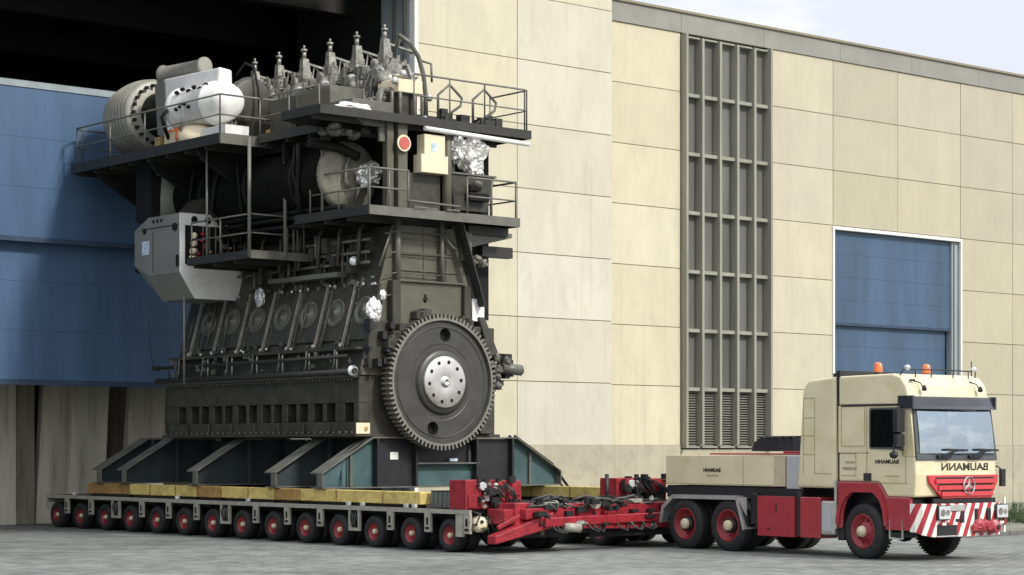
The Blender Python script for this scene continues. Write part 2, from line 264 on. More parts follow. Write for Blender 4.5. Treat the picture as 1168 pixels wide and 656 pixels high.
class MB:
    """collects shapes in frame coordinates and links them as ONE mesh object"""
    def __init__(s, *mats): s.bm = bmesh.new(); s.mats = list(mats); s.m = 0
    def use(s, m):
        if m not in s.mats: s.mats.append(m)
        s.m = s.mats.index(m); return s
    def _f(s, vs, smooth=False):
        try: f = s.bm.faces.new(vs)
        except ValueError: return None
        f.material_index = s.m; f.smooth = smooth; return f
    def hexa(s, p):   # 8 points: bottom 4 (ccw), top 4
        v = [s.bm.verts.new(q) for q in p]
        for i in ((3, 2, 1, 0), (4, 5, 6, 7), (0, 1, 5, 4), (1, 2, 6, 5), (2, 3, 7, 6), (3, 0, 4, 7)): s._f([v[k] for k in i])
        return s
    def box(s, x0, x1, y0, y1, z0, z1):
        return s.hexa([(x0, y0, z0), (x1, y0, z0), (x1, y1, z0), (x0, y1, z0), (x0, y0, z1), (x1, y0, z1), (x1, y1, z1), (x0, y1, z1)])
    def prism(s, pts, axis, a, b, smooth=False):   # pts in the two other axes (order xyz without axis)
        def P(q, t): 
            return {'x': (t, q[0], q[1]), 'y': (q[0], t, q[1]), 'z': (q[0], q[1], t)}[axis]
        A = [s.bm.verts.new(P(q, a)) for q in pts]; B = [s.bm.verts.new(P(q, b)) for q in pts]
        s._f(A[::-1]); s._f(B)
        n = len(pts)
        for i in range(n): s._f([A[i], A[(i+1) % n], B[(i+1) % n], B[i]], smooth)
        return s
    def rings(s, R_, cap=True, smooth=False):   # list of rings with equal counts
        V = [[s.bm.verts.new(q) for q in r] for r in R_]
        n = len(V[0])
        for a, b in zip(V, V[1:]):
            for i in range(n): s._f([a[i], a[(i+1) % n], b[(i+1) % n], b[i]], smooth)
        if cap: s._f(V[0][::-1]); s._f(V[-1])
        return s
    def cyl(s, p0, p1, r0, r1=None, n=16, cap=True, smooth=True):
        r1 = r0 if r1 is None else r1
        p0 = Vector(p0); p1 = Vector(p1); d = (p1-p0).normalized()
        a = d.orthogonal().normalized(); b = d.cross(a)
        ring = lambda c, r: [c+a*(r*math.cos(2*math.pi*i/n))+b*(r*math.sin(2*math.pi*i/n)) for i in range(n)]
        return s.rings([ring(p0, r0), ring(p1, r1)], cap, smooth)
    def lathe(s, c, axis, prof, n=28, smooth=True, cap=True):  # prof: (t along axis, r)
        c = Vector(c); d = Vector(axis).normalized(); a = d.orthogonal().normalized(); b = d.cross(a)
        return s.rings([[c+d*t+a*(r*math.cos(2*math.pi*i/n))+b*(r*math.sin(2*math.pi*i/n)) for i in range(n)] for t, r in prof], cap, smooth)
    def tube(s, pts, r, n=8):
        pts = [Vector(p) for p in pts]; prev = None; RR = []
        for i, p in enumerate(pts):
            d = (pts[min(i+1, len(pts)-1)]-pts[max(i-1, 0)]).normalized()
            a = (d.orthogonal() if prev is None else prev - d*prev.dot(d)).normalized(); prev = a; b = d.cross(a)
            RR.append([p+a*(r*math.cos(2*math.pi*k/n))+b*(r*math.sin(2*math.pi*k/n)) for k in range(n)])
        return s.rings(RR, True, True)
    def bar(s, p0, p1, w, h, up=(0, 0, 1)):
        p0 = Vector(p0); p1 = Vector(p1); d = (p1-p0).normalized(); u = Vector(up)
        a = d.cross(u).normalized(); b = a.cross(d)
        f = lambda p: [p+a*x*w/2+b*z*h/2 for x, z in ((-1, -1), (1, -1), (1, 1), (-1, 1))]
        return s.rings([f(p0), f(p1)])
    def blob(s, c, rad, amt=0.25, f=2.5, sub=3, seed=0):
        t = bmesh.new(); bmesh.ops.create_icosphere(t, subdivisions=sub, radius=1)
        mp = {}
        for v in t.verts:
            q = v.co.normalized(); k = 1+amt*noise.noise(q*f+Vector((seed*3.1, seed, 0)))+amt*0.5*noise.noise(q*f*3+Vector((seed, 0, 5)))
            mp[v] = s.bm.verts.new((c[0]+q.x*rad[0]*k, c[1]+q.y*rad[1]*k, c[2]+q.z*rad[2]*k))
        for fc in t.faces: s._f([mp[v] for v in fc.verts])
        t.free(); return s
    def build(s, name, parent=None, base=None, frame=(HALL_O, HALL_R), bevel=0.0, seg=1, label=None, recalc=True):
        if base is None: base = tuple(parent['_b']) if parent else (0, 0, 0)
        if recalc: bmesh.ops.recalc_face_normals(s.bm, faces=s.bm.faces[:])
        for v in s.bm.verts: v.co -= Vector(base)
        me = bpy.data.meshes.new(name); s.bm.to_mesh(me); s.bm.free()
        for k in s.mats: me.materials.append(M[k])
        o = bpy.data.objects.new(name, me); coll.objects.link(o)
        if parent:
            o.parent = parent; o['_b'] = list(base)
            if '_off' in parent: pass
        else:
            FO, FR = frame; o.location = FO + Matrix.Rotation(FR, 3, 'Z') @ Vector(base); o.rotation_euler = (0, 0, FR); o['_b'] = list(base)
        if bevel:
            b = o.modifiers.new('bevel', 'BEVEL'); b.width = bevel; b.segments = seg; b.limit_method = 'ANGLE'; b.angle_limit = R(38); b.harden_normals = False
        if label: o['label'] = label
        return o
def tag(o, label, cat, group=None, kind=None):
    o['label'] = label; o['category'] = cat
    if group: o['group'] = group
    o['kind'] = kind or 'thing'
    return o
def copy_tree(o, parent=None, loc=None):
    c = o.copy(); coll.objects.link(c)
    if parent: c.parent = parent
    for ch in list(o.children): copy_tree(ch, c)
    return c
def text_mesh(name, body, size, mt, parent, origin, xdir, zdir, mirror=False, width=None, offset=0.0, depth=0.006):
    cu = bpy.data.curves.new(name, 'FONT'); cu.body = body; cu.size = 1; cu.align_x = 'CENTER'; cu.align_y = 'CENTER'; cu.offset = offset; cu.extrude = 0
    t = bpy.data.objects.new(name, cu); coll.objects.link(t)
    dg = bpy.context.evaluated_depsgraph_get(); dg.update()
    me = bpy.data.meshes.new_from_object(t.evaluated_get(dg)); bpy.data.objects.remove(t)
    xs = [v.co.x for v in me.vertices]; ys = [v.co.y for v in me.vertices]
    sx = (width/(max(xs)-min(xs))) if width else size; sy = size/(max(ys)-min(ys)); cx = (max(xs)+min(xs))/2; cy = (max(ys)+min(ys))/2
    X = Vector(xdir).normalized(); Z = Vector(zdir).normalized(); b = Vector(tuple(parent['_b'])); O_ = Vector(origin)-b
    for v in me.vertices:
        x = (v.co.x-cx)*sx*(-1 if mirror else 1); v.co = O_ + X*x + Z*((v.co.y-cy)*sy)
    bm = bmesh.new(); bm.from_mesh(me)
    nrm = X.cross(Z)
    r = bmesh.ops.extrude_face_region(bm, geom=bm.faces[:]); 
    for e in r['geom']:
        if isinstance(e, bmesh.types.BMVert): e.co += nrm*depth
    bmesh.ops.recalc_face_normals(bm, faces=bm.faces[:]); bm.to_mesh(me); bm.free()
    me.materials.clear(); me.materials.append(M[mt]); me.name = name
    o = bpy.data.objects.new(name, me); coll.objects.link(o); o.parent = parent; o['_b'] = list(parent['_b'])
    return o

# ================================================================ GROUND
g = MB('ground')
S = 700
vs = [g.bm.verts.new(p) for p in ((-S, -S, 0), (S, -S, 0), (S, S, 0), (-S, S, 0))]; g._f(vs)
go = g.build('ground', frame=(Vector((0, 0, 0)), 0)); go['kind'] = 'structure'

UW = -14.05          # facade plane
v_ = MB('verge'); v_.box(UW-0.02, 2.6, 13.2, 140, -0.2, 0.10); vo = v_.build('gravel_ground'); vo['kind'] = 'structure'
k_ = MB('kerb')
yy = 13.2
while yy < 90:
    k_.box(2.603, 2.80, yy, yy+0.98, -0.1, 0.135+random.uniform(-.006, .006)); yy += 1.0
ko = k_.build('kerb', bevel=0.012); ko['kind'] = 'structure'
w_ = MB('weed')
for i in range(2600):
    u = 2.5 - abs(random.gauss(0, 4.0)) ; v = random.uniform(13.3, 45)
    if u < UW+0.2: continue
    if noise.noise(Vector((u*0.35, v*0.22, 3.3))) < -0.02: continue
    hgt = random.uniform(0.08, 0.42)
    for k in range(7):
        a = random.uniform(0, 6.28); l = hgt*random.uniform(.6, 1.1); t = random.uniform(0.1, 0.6); wd = random.uniform(.012, .03)
        b0 = Vector((u+random.uniform(-.1, .1), v+random.uniform(-.1, .1), 0.09)); d = Vector((math.cos(a)*t, math.sin(a)*t, 1)).normalized(); sd_ = Vector((-math.sin(a), math.cos(a), 0))*wd
        m1 = b0+d*l*0.55; m2 = b0+d*l+Vector((math.cos(a), math.sin(a), -0.3))*l*0.15
        q = [w_.bm.verts.new(p) for p in (b0-sd_*.5, b0+sd_*.5, m1+sd_, m2, m1-sd_)]; w_._f(q)
wo = w_.build('weeds', recalc=False)
tag(wo, 'low green weeds growing on the gravel verge at the foot of the facade', 'weeds', kind='stuff')

# ================================================================ FACTORY HALL
hall = empty('factory_hall', (UW, 17, 0), label='cream concrete panel factory hall with a tall gate, window strip and blue shutter door', cat='building')
ZJ = [2.33+1.97*k for k in range(8)]      # panel joints
UL = UW+1.0                                # left bay stands one metre proud
GV = 9.06                                  # right edge of the big gate
# --- panels, each a slightly different concrete
tints = []
def newpan():
    global pan, lay
    pan = MB('wall'); lay = pan.bm.loops.layers.float_color.new('tint')
newpan()
def panel(u, y0, y1, z0, z1, tint):
    n0 = len(pan.bm.faces); g_ = 0.012
    pan.box(u-0.12, u+random.uniform(-.004, .004), y0+g_, y1-g_, z0+g_, z1-g_)
    pan.bm.faces.ensure_lookup_table()
    for f in pan.bm.faces[n0:]:
        for lp in f.loops: lp[lay] = (*tint, 1)
def rt(white=0.0):
    k = random.uniform(0.93, 1.05); y = random.uniform(-0.03, 0.03)
    c = (k*(1+y*0.3), k, k*(1-y)); w = (1.06, 1.09, 1.28)
    return tuple(a*(1-white)+b*white*k for a, b in zip(c, w))
for r_ in range(8):
    z0 = ZJ[r_]; z1 = ZJ[r_+1] if r_ < 7 else 18.4
    panel(UL, GV+0.1, 13.02, z0, z1, rt(0.0 if r_ != 7 else 0.25))
    panel(UL, 13.02, 16.97, z0, z1, rt((0.55, 0.3, 0.6, 0.45, 0.35, 0.4, 0.3, 0.05)[r_]))
pan.build('wall_panels', hall); newpan()
cols = [17.0, 21.0, 25.28, 28.66, 32.25, 35.95, 39.2, 42.9, 46.6, 50.3, 54.0, 57.7, 61.4]
left_, right_ = [], []
for r_ in range(7):
    for a, b in zip(cols, cols[1:]):
        if a == 21.0: continue
        t_ = rt(); k = 1.04 if a < 21 else (0.94 if a < 26 else 0.82)
        t_ = (t_[0]*k, t_[1]*k*0.995, t_[2]*k*0.99)
        z0, z1 = ZJ[r_], ZJ[r_+1]
        if 28.5 < a < 35:      # over the blue shutter door
            if z1 <= 10.06: continue
            z0 = max(z0, 10.08)
        if a > 25 and not r_ and a < 26: pass
        (left_ if a < 21 else right_).append((a, b, z0, z1, t_))
for q in left_: panel(UW, *q)
pan.build('wall_panels', hall); newpan()
for q in right_: panel(UW, *q)
pan.build('wall_panels', hall)
jb = MB('joint')     # backing behind the joints
jb.box(UL-0.30, UL-0.05, GV+0.02, 16.96, 2.3, 18.36)
jb.box(UW-0.30, UW-0.05, 16.9, 21.02, 2.3, 16.1); jb.box(UW-0.30, UW-0.05, 25.27, 28.68, 2.3, 16.1); jb.box(UW-0.30, UW-0.05, 28.68, 35.93, 10.1, 16.1); jb.box(UW-0.30, UW-0.05, 35.93, 61.4, 2.3, 16.1)
jb.box(UW-0.3, UL-0.3, 16.75, 16.95, 0, 18.3)
jb.build('joint_backing', hall)
pl_ = MB('plinth')
pl_.box(UL-0.30, UL+0.03, GV+0.1, 16.97, 0, 2.33)
pl_.build('plinth', hall, bevel=0.015); pl_ = MB('plinth')
for a, b in ((17.0, 21.0), (21.0, 25.27), (25.27, 28.68), (35.93, 39.2), (39.2, 46.6), (46.6, 54), (54, 61.4)):
    if a == 35.93: pl_.build('plinth', hall, bevel=0.015); pl_ = MB('plinth')
    pl_.box(UW-0.30, UW+0.03, a+.012, b-.012, 0, 2.33-(0.12 if a == 21.0 else 0))
pl_.build('plinth', hall, bevel=0.015)
pp = MB('parapet')
for a, b in zip(range(17, 62, 4), range(21, 66, 4)): pp.box(UW-0.35, UW+0.05, a+.006 if a > 17 else 16.98, min(b, 61.4)-.006, 16.12, 16.78)
pp.use('joint'); pp.box(UW-0.45, UW+0.12, 16.985, 61.4, 16.78, 16.86)
pp.build('parapet', hall)
# --- shell: roof, ends and dark inside
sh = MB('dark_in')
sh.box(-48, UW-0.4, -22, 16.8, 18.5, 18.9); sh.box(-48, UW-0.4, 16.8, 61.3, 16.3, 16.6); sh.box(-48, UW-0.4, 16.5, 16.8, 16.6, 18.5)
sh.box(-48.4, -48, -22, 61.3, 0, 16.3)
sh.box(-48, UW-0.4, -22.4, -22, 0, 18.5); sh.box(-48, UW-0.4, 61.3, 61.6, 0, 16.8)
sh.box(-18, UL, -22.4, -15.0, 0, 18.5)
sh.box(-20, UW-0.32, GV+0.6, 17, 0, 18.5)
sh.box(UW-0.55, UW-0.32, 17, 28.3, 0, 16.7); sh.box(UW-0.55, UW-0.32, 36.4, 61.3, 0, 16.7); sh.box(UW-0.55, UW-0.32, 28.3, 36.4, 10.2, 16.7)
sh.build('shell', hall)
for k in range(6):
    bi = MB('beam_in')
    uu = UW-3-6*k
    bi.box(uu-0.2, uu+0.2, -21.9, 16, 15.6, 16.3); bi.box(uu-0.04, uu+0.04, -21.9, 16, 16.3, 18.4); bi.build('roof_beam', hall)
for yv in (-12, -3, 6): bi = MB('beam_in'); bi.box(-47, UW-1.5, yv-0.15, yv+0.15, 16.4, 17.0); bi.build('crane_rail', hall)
# --- big gate: lintel, jamb, lifting leaf
ln = MB('whiteframe')
ln.box(UL-0.9, UL+0.04, -15.0, GV+0.1, 15.78, 16.2)
ln.box(UL-0.2, UL+0.045, GV-0.015, GV+0.115, 0, 15.78)
ln.use('parapet'); ln.box(UL-0.9, UL+0.03, -15, GV+0.1, 16.2, 18.4)
ln.build('gate_frame', hall)
jm = MB('jamb'); jm.box(UL-1.6, UL-0.2, GV-0.02, GV+0.5, 0, 15.78)
jm.use('edge'); jm.box(UL-0.45, UL-0.35, GV-0.10, GV-0.02, 0, 15.7); jm.box(UL-0.95, UL-0.85, GV-0.10, GV-0.02, 0, 15.7)
jm.use('doorseam')
for z in [x*1.9+0.8 for x in range(8)]: jm.box(UL-0.8, UL-0.5, GV-0.05, GV-0.022, z, z+0.12)
jm.build('gate_jamb', hall, bevel=0.01)
gd = MB('door')
D0 = -16.95
def leafs(mb, u, y0, y1, z0, z1, n, nv, mt='door'):
    dz = (z1-z0)/n; dy = (y1-y0)/nv
    mb.use(mt)
    for i in range(n):
        for j in range(nv):
            mb.box(u-0.10, u+random.uniform(-.003, .003), y0+j*dy+.0015, y0+(j+1)*dy-.0015, z0+i*dz+.003, z0+(i+1)*dz-.003)
    mb.use('doorseam'); mb.box(u-0.15, u-0.02, y0, y1, z0, z1)
leafs(gd, D0+0.30, -14.9, GV-0.12, 8.03, 12.12, 3, 1)
gd.use('dooredge'); gd.box(D0+0.12, D0+0.33, -14.9, GV-0.12, 12.12, 12.30)
gd.use('doorseam'); gd.box(D0+0.14, D0+0.34, -14.9, GV-0.12, 7.90, 8.025)
gd.build('gate_leaf', hall)
gd = MB('door'); leafs(gd, D0, -14.9, GV-0.12, 4.13, 8.2, 3, 1)
gd.use('doorseam'); gd.box(D0-0.16, D0+0.04, -14.9, GV-0.12, 3.99, 4.125)
gd.build('gate_leaf', hall)
# --- window strip
wf = MB('winframe')
W0, W1, WZ0, WZ1 = 21.03, 25.25, 2.24, 16.02
wz = [WZ0+(WZ1-WZ0)*k/7 for k in range(8)]
wf.box(UW-0.25, UW+0.26, W0, W0+0.10, WZ0, WZ1+0.06); wf.box(UW-0.25, UW+0.26, W1-0.10, W1, WZ0, WZ1+0.06)
for k in range(1, 5):
    y = W0+(W1-W0)*k/5; wf.box(UW-0.25, UW+0.22, y-0.055, y+0.055, WZ0+0.10, WZ1-0.02)
for k, z in enumerate(wz):
    for j in range(5):
        y0 = W0+(W1-W0)*j/5+(0.10 if j == 0 else 0.055); y1 = W0+(W1-W0)*(j+1)/5-(0.10 if j == 4 else 0.055)
        wf.box(UW-0.25, UW+0.12, y0+.002, y1-.002, max(z-0.06, WZ0), min(z+0.06, WZ1))
wfo = wf.build('window_strip', hall, bevel=0.008)
wg = MB('winglass')
for k in range(1, 7):
    for j in range(5):
        y0 = W0+(W1-W0)*j/5+0.056; y1 = W0+(W1-W0)*(j+1)/5-0.056; t_ = random.uniform(-.01, .01)
        wg.hexa([(UW-0.12+t_, y0, wz[k]+.06), (UW-0.10+t_, y0, wz[k]+.06), (UW-0.10-t_, y1, wz[k]+.06), (UW-0.12-t_, y1, wz[k]+.06), (UW-0.12, y0, wz[k+1]-.06), (UW-0.10, y0, wz[k+1]-.06), (UW-0.10, y1, wz[k+1]-.06), (UW-0.12, y1, wz[k+1]-.06)])
wg.build('pane', wfo)
lv = MB('louver')
for j in range(5):
    y0 = W0+(W1-W0)*j/5+0.057; y1 = W0+(W1-W0)*(j+1)/5-0.057
    z = wz[0]+0.08
    while z < wz[1]-0.10:
        lv.hexa([(UW-0.14, y0, z+.05), (UW-0.02, y0, z-.01), (UW-0.02, y1, z-.01), (UW-0.14, y1, z+.05), (UW-0.14, y0, z+.065), (UW-0.02, y0, z+.005), (UW-0.02, y1, z+.005), (UW-0.14, y1, z+.065)]); z += 0.085
lv.use('engd'); lv.box(UW-0.2, UW-0.15, W0+.1, W1-.1, wz[0]+.06, wz[1]-.06)
lv.build('louver', wfo)
# --- small blue shutter door
sd2 = MB('doors')
leafs(sd2, UW-0.16, 28.72, 35.50, 6.75, 10.05, 4, 1, 'doors')
leafs(sd2, UW-0.30, 28.72, 35.40, 0.05, 6.90, 7, 1, 'doors')
sd2.use('doorseam'); sd2.box(UW-0.32, UW-0.13, 28.72, 35.5, 6.66, 6.745)
sdo = sd2.build('shutter_door', hall)
sf = MB('whiteframe'); sf.box(UW-0.3, UW+0.05, 28.62, 28.71, 0, 10.16); sf.box(UW-0.3, UW+0.055, 28.60, 36.00, 10.07, 10.18); sf.box(UW-0.02, UW+0.05, 35.91, 36.00, 0, 10.07)
sf.use('jamb'); sf.box(UW-0.55, UW-0.02, 35.88, 35.99, 0, 10.07); sf.box(UW-0.34, UW-0.08, 35.52, 35.88, 0, 10.05); sf.use('edge'); sf.box(UW-0.08, UW-0.05, 35.60, 35.66, 0, 10.0)
sf.build('door_frame', sdo)

# --- concrete slabs stored inside the gate
def slab(base, pts, th, mt, label, lean=0.0):
    b = MB(mt)
    b.prism(pts, 'x', base, base-th)
    for v in b.bm.verts: v.co.x -= lean*v.co.z
    o = b.build('concrete_slab', base=(base, (pts[0][0]+pts[1][0])/2, 0), bevel=0.02)
    tag(o, label, 'concrete slab', 'concrete slabs stored behind the gate')
UB = -20.2
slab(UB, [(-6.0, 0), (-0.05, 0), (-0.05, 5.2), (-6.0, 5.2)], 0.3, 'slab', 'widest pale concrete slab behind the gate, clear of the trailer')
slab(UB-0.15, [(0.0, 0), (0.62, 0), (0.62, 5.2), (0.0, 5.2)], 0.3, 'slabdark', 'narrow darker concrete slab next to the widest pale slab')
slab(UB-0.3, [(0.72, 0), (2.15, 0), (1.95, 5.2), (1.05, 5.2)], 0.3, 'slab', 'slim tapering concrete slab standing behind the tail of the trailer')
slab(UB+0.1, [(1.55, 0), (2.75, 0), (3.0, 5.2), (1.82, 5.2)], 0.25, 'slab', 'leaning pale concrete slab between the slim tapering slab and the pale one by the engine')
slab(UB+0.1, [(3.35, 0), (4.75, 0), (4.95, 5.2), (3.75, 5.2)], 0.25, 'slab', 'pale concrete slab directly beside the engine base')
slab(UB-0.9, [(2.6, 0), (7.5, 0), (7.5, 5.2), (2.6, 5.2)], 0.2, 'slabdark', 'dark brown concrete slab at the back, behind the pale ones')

# ================================================================ MODULAR TRAILERS
WU = [-17.92+1.378*k for k in range(14)]
def wheel_proto():
    t = MB('tyre'); r = 0.365
    t.lathe((0, 0, r), (0, 1, 0), [(0.03, .20), (0.0, .23), (0.0, .315), (0.035, .35), (0.06, r), (0.25, r), (0.285, .345), (0.30, .23), (0.30, .20)], n=30, cap=False)
    t.lathe((0, 0, r), (0, 1, 0), [(0.36, .20), (0.36, .315), (0.39, .35), (0.42, r), (0.60, r), (0.64, .345), (0.66, .23)], n=24, cap=True)
    return t
def make_trailer(v0, label, first=None):
    base = (-8.5, v0+1.5, 0)
    T = empty('modular_trailer', base, label=label, cat='trailer', group='heavy load trailers under the engine')
    d = MB('blk')
    d.box(-18.4, 0.55, v0+0.75, v0+2.25, 0.52, 0.86); d.box(-18.4, 0.55, v0+0.06, v0+2.94, 0.86, 0.925)
    for u in WU:
        d.box(u-0.12, u+0.12, v0+0.70, v0+0.80, 0.30, 0.60); d.box(u-0.12, u+0.12, v0+2.20, v0+2.30, 0.30, 0.60)
        d.cyl((u, v0+0.5, 0.365), (u, v0+2.5, 0.365), 0.07, n=10)
    d.build('deck', T)
    e = MB('lgrey')
    for s in (0, 1):
        y0, y1 = (v0-0.01, v0+0.055) if s == 0 else (v0+2.945, v0+3.01)
        e.box(-18.45, 0.78, y0, y1, 0.835, 0.93)
        for k, u in enumerate(WU):
            um = u+0.69
            if k in (2, 6, 10):          # suspension hanger frames
                for q in (-0.22, 0.15): e.box(um+q, um+q+0.07, y0+.003, y1-.003, 0.36, 0.835)
                e.box(um-0.15, um+0.15, y0+.003, y1-.003, 0.36, 0.43)
            else: e.box(um-0.11, um+0.11, y0+.002, y1-.002, 0.42, 0.835)
        e.box(-18.45, -18.38, y0+.002, y1-.002, 0.5, 0.835)
    e.box(-18.46, -18.40, v0+0.06, v0+2.94, 0.70, 0.93)
    e.use('engd')
    for k, u in enumerate(WU):
        um = u+0.69
        if k not in (2, 6, 10): e.box(um-0.035, um+0.035, v0-0.016, v0-0.012, 0.58, 0.74); e.box(um-0.07, um+0.07, v0-0.016, v0-0.012, 0.48, 0.53)
    e.build('side_frame', T, bevel=0.008)
    h = MB('hose'); rr = random.Random(3)
    for k in (2, 6, 10):
        um = WU[k]+0.69
        for q in range(4): 
            x = um-0.13+q*0.085; h.tube([(x, v0+0.03, 0.80), (x+rr.uniform(-.04, .04), v0-0.02, 0.66), (x+rr.uniform(-.05, .05), v0+0.02, 0.52), (x, v0+0.06, 0.43)], 0.018, 6)
    h.build('hose', T)
    for u in (-16.9, -11.35, -8.0, -3.75, -3.2, -1.55, -1.25): l = MB('lamp'); l.box(u-0.07, u+0.07, v0+0.03, v0+0.10, 0.932, 1.02); l.build('marker_lamp', T, bevel=0.01)
    for s in (0, 1):
        for k, u in enumerate(WU):
            b_ = (u, v0+0.02, 0) if s == 0 else (u, v0+2.98, 0)
            if make_trailer.t is None:
                mb = wheel_proto(); 
                make_trailer.t = mb.build('wheel', None)
                rm = MB('rim'); rm.lathe((0, 0, .365), (0, 1, 0), [(0.10, 0.0001), (0.10, .10), (0.085, .15), (0.035, .215), (0.005, .232), (0.0, .245), (0.03, .25)], n=24, cap=False)
                for q in range(8): 
                    a = q*math.pi/4; rm.cyl((math.cos(a)*.14, .10, .365+math.sin(a)*.14), (math.cos(a)*.14, .075, .365+math.sin(a)*.14), .014, n=6)
                hb = MB('hubc'); hb.lathe((0, 0, .365), (0, 1, 0), [(0.02, .0001), (0.02, .045), (0.05, .062), (0.13, .062)], n=14, cap=False)
                make_trailer.r = rm.build('rim', None); make_trailer.h = hb.build('hub', None)
                for q in (make_trailer.t, make_trailer.r, make_trailer.h): coll.objects.unlink(q)
            jig = random.uniform(-0.02, 0.02)
            o = make_trailer.t.copy(); coll.objects.link(o); o.parent = T; o.location = Vector(b_)-Vector(base); o.rotation_euler = (0, 0, (math.pi if s else 0) + jig)
            for q in (make_trailer.r, make_trailer.h):
                c = q.copy(); coll.objects.link(c); c.parent = o; c.location = (0, 0, 0); c.rotation_euler = (0, 0, 0)
    # power pack and hydraulics on the front end
    p = MB('red')
    p.box(0.05, 0.62, v0+0.02, v0+0.78, 0.94, 1.57); p.box(0.25, 0.70, v0+0.86, v0+1.52, 0.84, 1.53)
    for y in (.90, 1.22): p.box(0.703, 0.725, v0+y, v0+y+.26, 0.92, 1.17); p.box(0.703, 0.725, v0+y, v0+y+.26, 1.22, 1.48)
    p.box(0.25, 0.68, v0+.88, v0+1.50, 1.535, 1.555); p.box(0.623, 0.65, v0+.08, v0+.36, 0.97, 1.25)
    po = p.build('power_pack', T, bevel=0.025, seg=2)
    q = MB('silver'); rr = random.Random(int(v0*10)+5)
    for i in range(9): q.blob((.69+rr.uniform(-.02, .06), v0+0.5+rr.uniform(-.1, .38), 1.0+rr.uniform(0, .5)), (.05, .06, .05), .3, 3, 2, i)
    q.use('blk')
    for i in range(16):
        y = v0+0.6+rr.uniform(-.3, .3); z = 1.0+rr.uniform(0, .55); q.box(.62, .66+rr.uniform(0, .10), y, y+rr.uniform(.05, .18), z, z+rr.uniform(.04, .14))
    q.use('lamp'); q.box(.64, .72, v0+.50, v0+.60, 1.12, 1.24); q.cyl((.62, v0+.45, 1.44), (.70, v0+.45, 1.44), .09, n=14)
    q.use('blk')
    for i in range(30 if v0 > 1 else 8):
        y = v0+rr.uniform(.1, 1.4); z = rr.uniform(.95, 1.6); q.box(.66, .74+rr.uniform(0, .12), y, y+rr.uniform(.05, .2), z, z+rr.uniform(.04, .16))
    for i in range(10 if v0 > 1 else 5):
        y = v0+rr.uniform(.3, 1.3); q.tube([(.7, y, 1.5), (.85, y+.1, 1.45-rr.uniform(0, .3)), (.82, y+.2, 1.2), (.7, y+.3, 1.0)], .02, 6)
    q.build('valve_block', po)
    f = MB('cream'); f.lathe((0.62, v0+0.32, 0.62), (1, -0.25, 0), [(-.25, .05), (-.22, .13), (.12, .18), (.24, .16), (.29, .09), (.30, .02)], n=20)
    f.use('trim'); f.cyl((.88, v0+.24, .68), (.93, v0+.23, .68), .04, n=10)
    f.build('air_tank', T)
    hs = MB('hose')
    for i in range(26):
        y0 = v0+rr.uniform(.05, 1.9); y1 = y0+rr.uniform(-.3, .5); z = rr.uniform(.55, 1.0)
        hs.tube([(0.5, y0, z), (.75+rr.uniform(0, .15), y0+.05, z-rr.uniform(0, .12)), (.85+rr.uniform(0, .2), (y0+y1)/2, z-rr.uniform(.05, .4)), (.75+rr.uniform(0, .2), y1, z-rr.uniform(0, .3)), (0.55, y1+.05, .6)], rr.uniform(.014, .03), 6)
    hs.use('lgrey'); hs.box(.3, .55, v0-.005, v0+.05, .35, .83)
    for y in (1.0, 1.35, 1.8): hs.box(.56, 1.0, v0+y, v0+y+.12, .35, .8)
    hs.use('silver')
    for i in range(5): y = v0+rr.uniform(.9, 2.6); hs.cyl((1.0, y, .7), (1.5, y+.1, .62), .06, n=10)
    hs.use('blk'); hs.box(0.5, 1.0, v0+.6, v0+2.6, .3, .84)
    hs.build('hydraulic_hose', T)
    return T
make_trailer.t = None
make_trailer(0.0, 'nearer multi axle trailer with its front row of red wheels facing the yard')
make_trailer(4.42, 'farther multi axle trailer behind the nearer one, its red power pack by the truck tail')

# ---------------- tow frame between trailers and truck
tf = empty('tow_frame', (1.6, 3.0, 0), label='red steel tow frame lying between the trailers and the truck', cat='tow frame', )
def tu(v): return 1.45-0.09*(v-1)        # the frame runs obliquely across, ahead of both trailers
b = MB('red')
b.bar((tu(.9), .9, .84), (tu(5.7), 5.7, .92), .26, .24); b.bar((tu(1.3)+.26, 1.3, .66), (tu(5.2)+.20, 5.2, .70), .18, .20)
b.bar((tu(2.2), 2.2, 1.0), (tu(4.6), 4.6, 1.05), .14, .08)
b.build('cross_beam', tf, bevel=0.02)
b = MB('red'); b.hexa([(1.30, .05, .22), (1.60, .05, .22), (1.70, 1.6, .55), (1.40, 1.6, .55), (1.30, .05, .40), (1.60, .05, .40), (1.70, 1.6, .88), (1.40, 1.6, .88)])
b.bar((1.35, .3, .55), (1.40, 1.3, .98), .08, .10); b.box(.95, 1.40, .75, 1.2, .55, 1.08); b.box(.75, 1.35, .5, 1.25, .62, .95)
b.build('tow_arm', tf, bevel=0.02)
b = MB('rim'); b.box(.72, 1.35, 3.0, 5.4, .46, .72); b.bar((1.6, 2.0, .62), (1.2, 5.0, .52), .14, .2); b.use('blk'); b.box(.8, 1.4, 2.5, 3.0, .4, .85); b.box(0.6, 1.2, 3.1, 6.8, .28, .44)
b.build('lower_beam', tf, bevel=0.015)
rr = random.Random(11)
b = MB('hose')
for i in range(28):
    y = rr.uniform(.9, 4.6); y1 = y+rr.uniform(.5, 1.3); z = 1.0+rr.uniform(-.05, .15); u = tu(y)
    b.tube([(u, y, z), (u+rr.uniform(-.25, .2), (2*y+y1)/3, z+rr.uniform(-.02, .14)), (u+rr.uniform(-.25, .2), (y+2*y1)/3, z+rr.uniform(-.05, .1)), (u-.05, y1, z-.05)], rr.uniform(.015, .035), 6)
for i in range(9):
    y = rr.uniform(1.0, 4.6); u = tu(y)+.2; b.tube([(u, y, .75), (u+.15, y+.1, .50), (u+.12, y+.35, .42), (u, y+.5, .6)], .02, 6)
b.build('hose', tf)
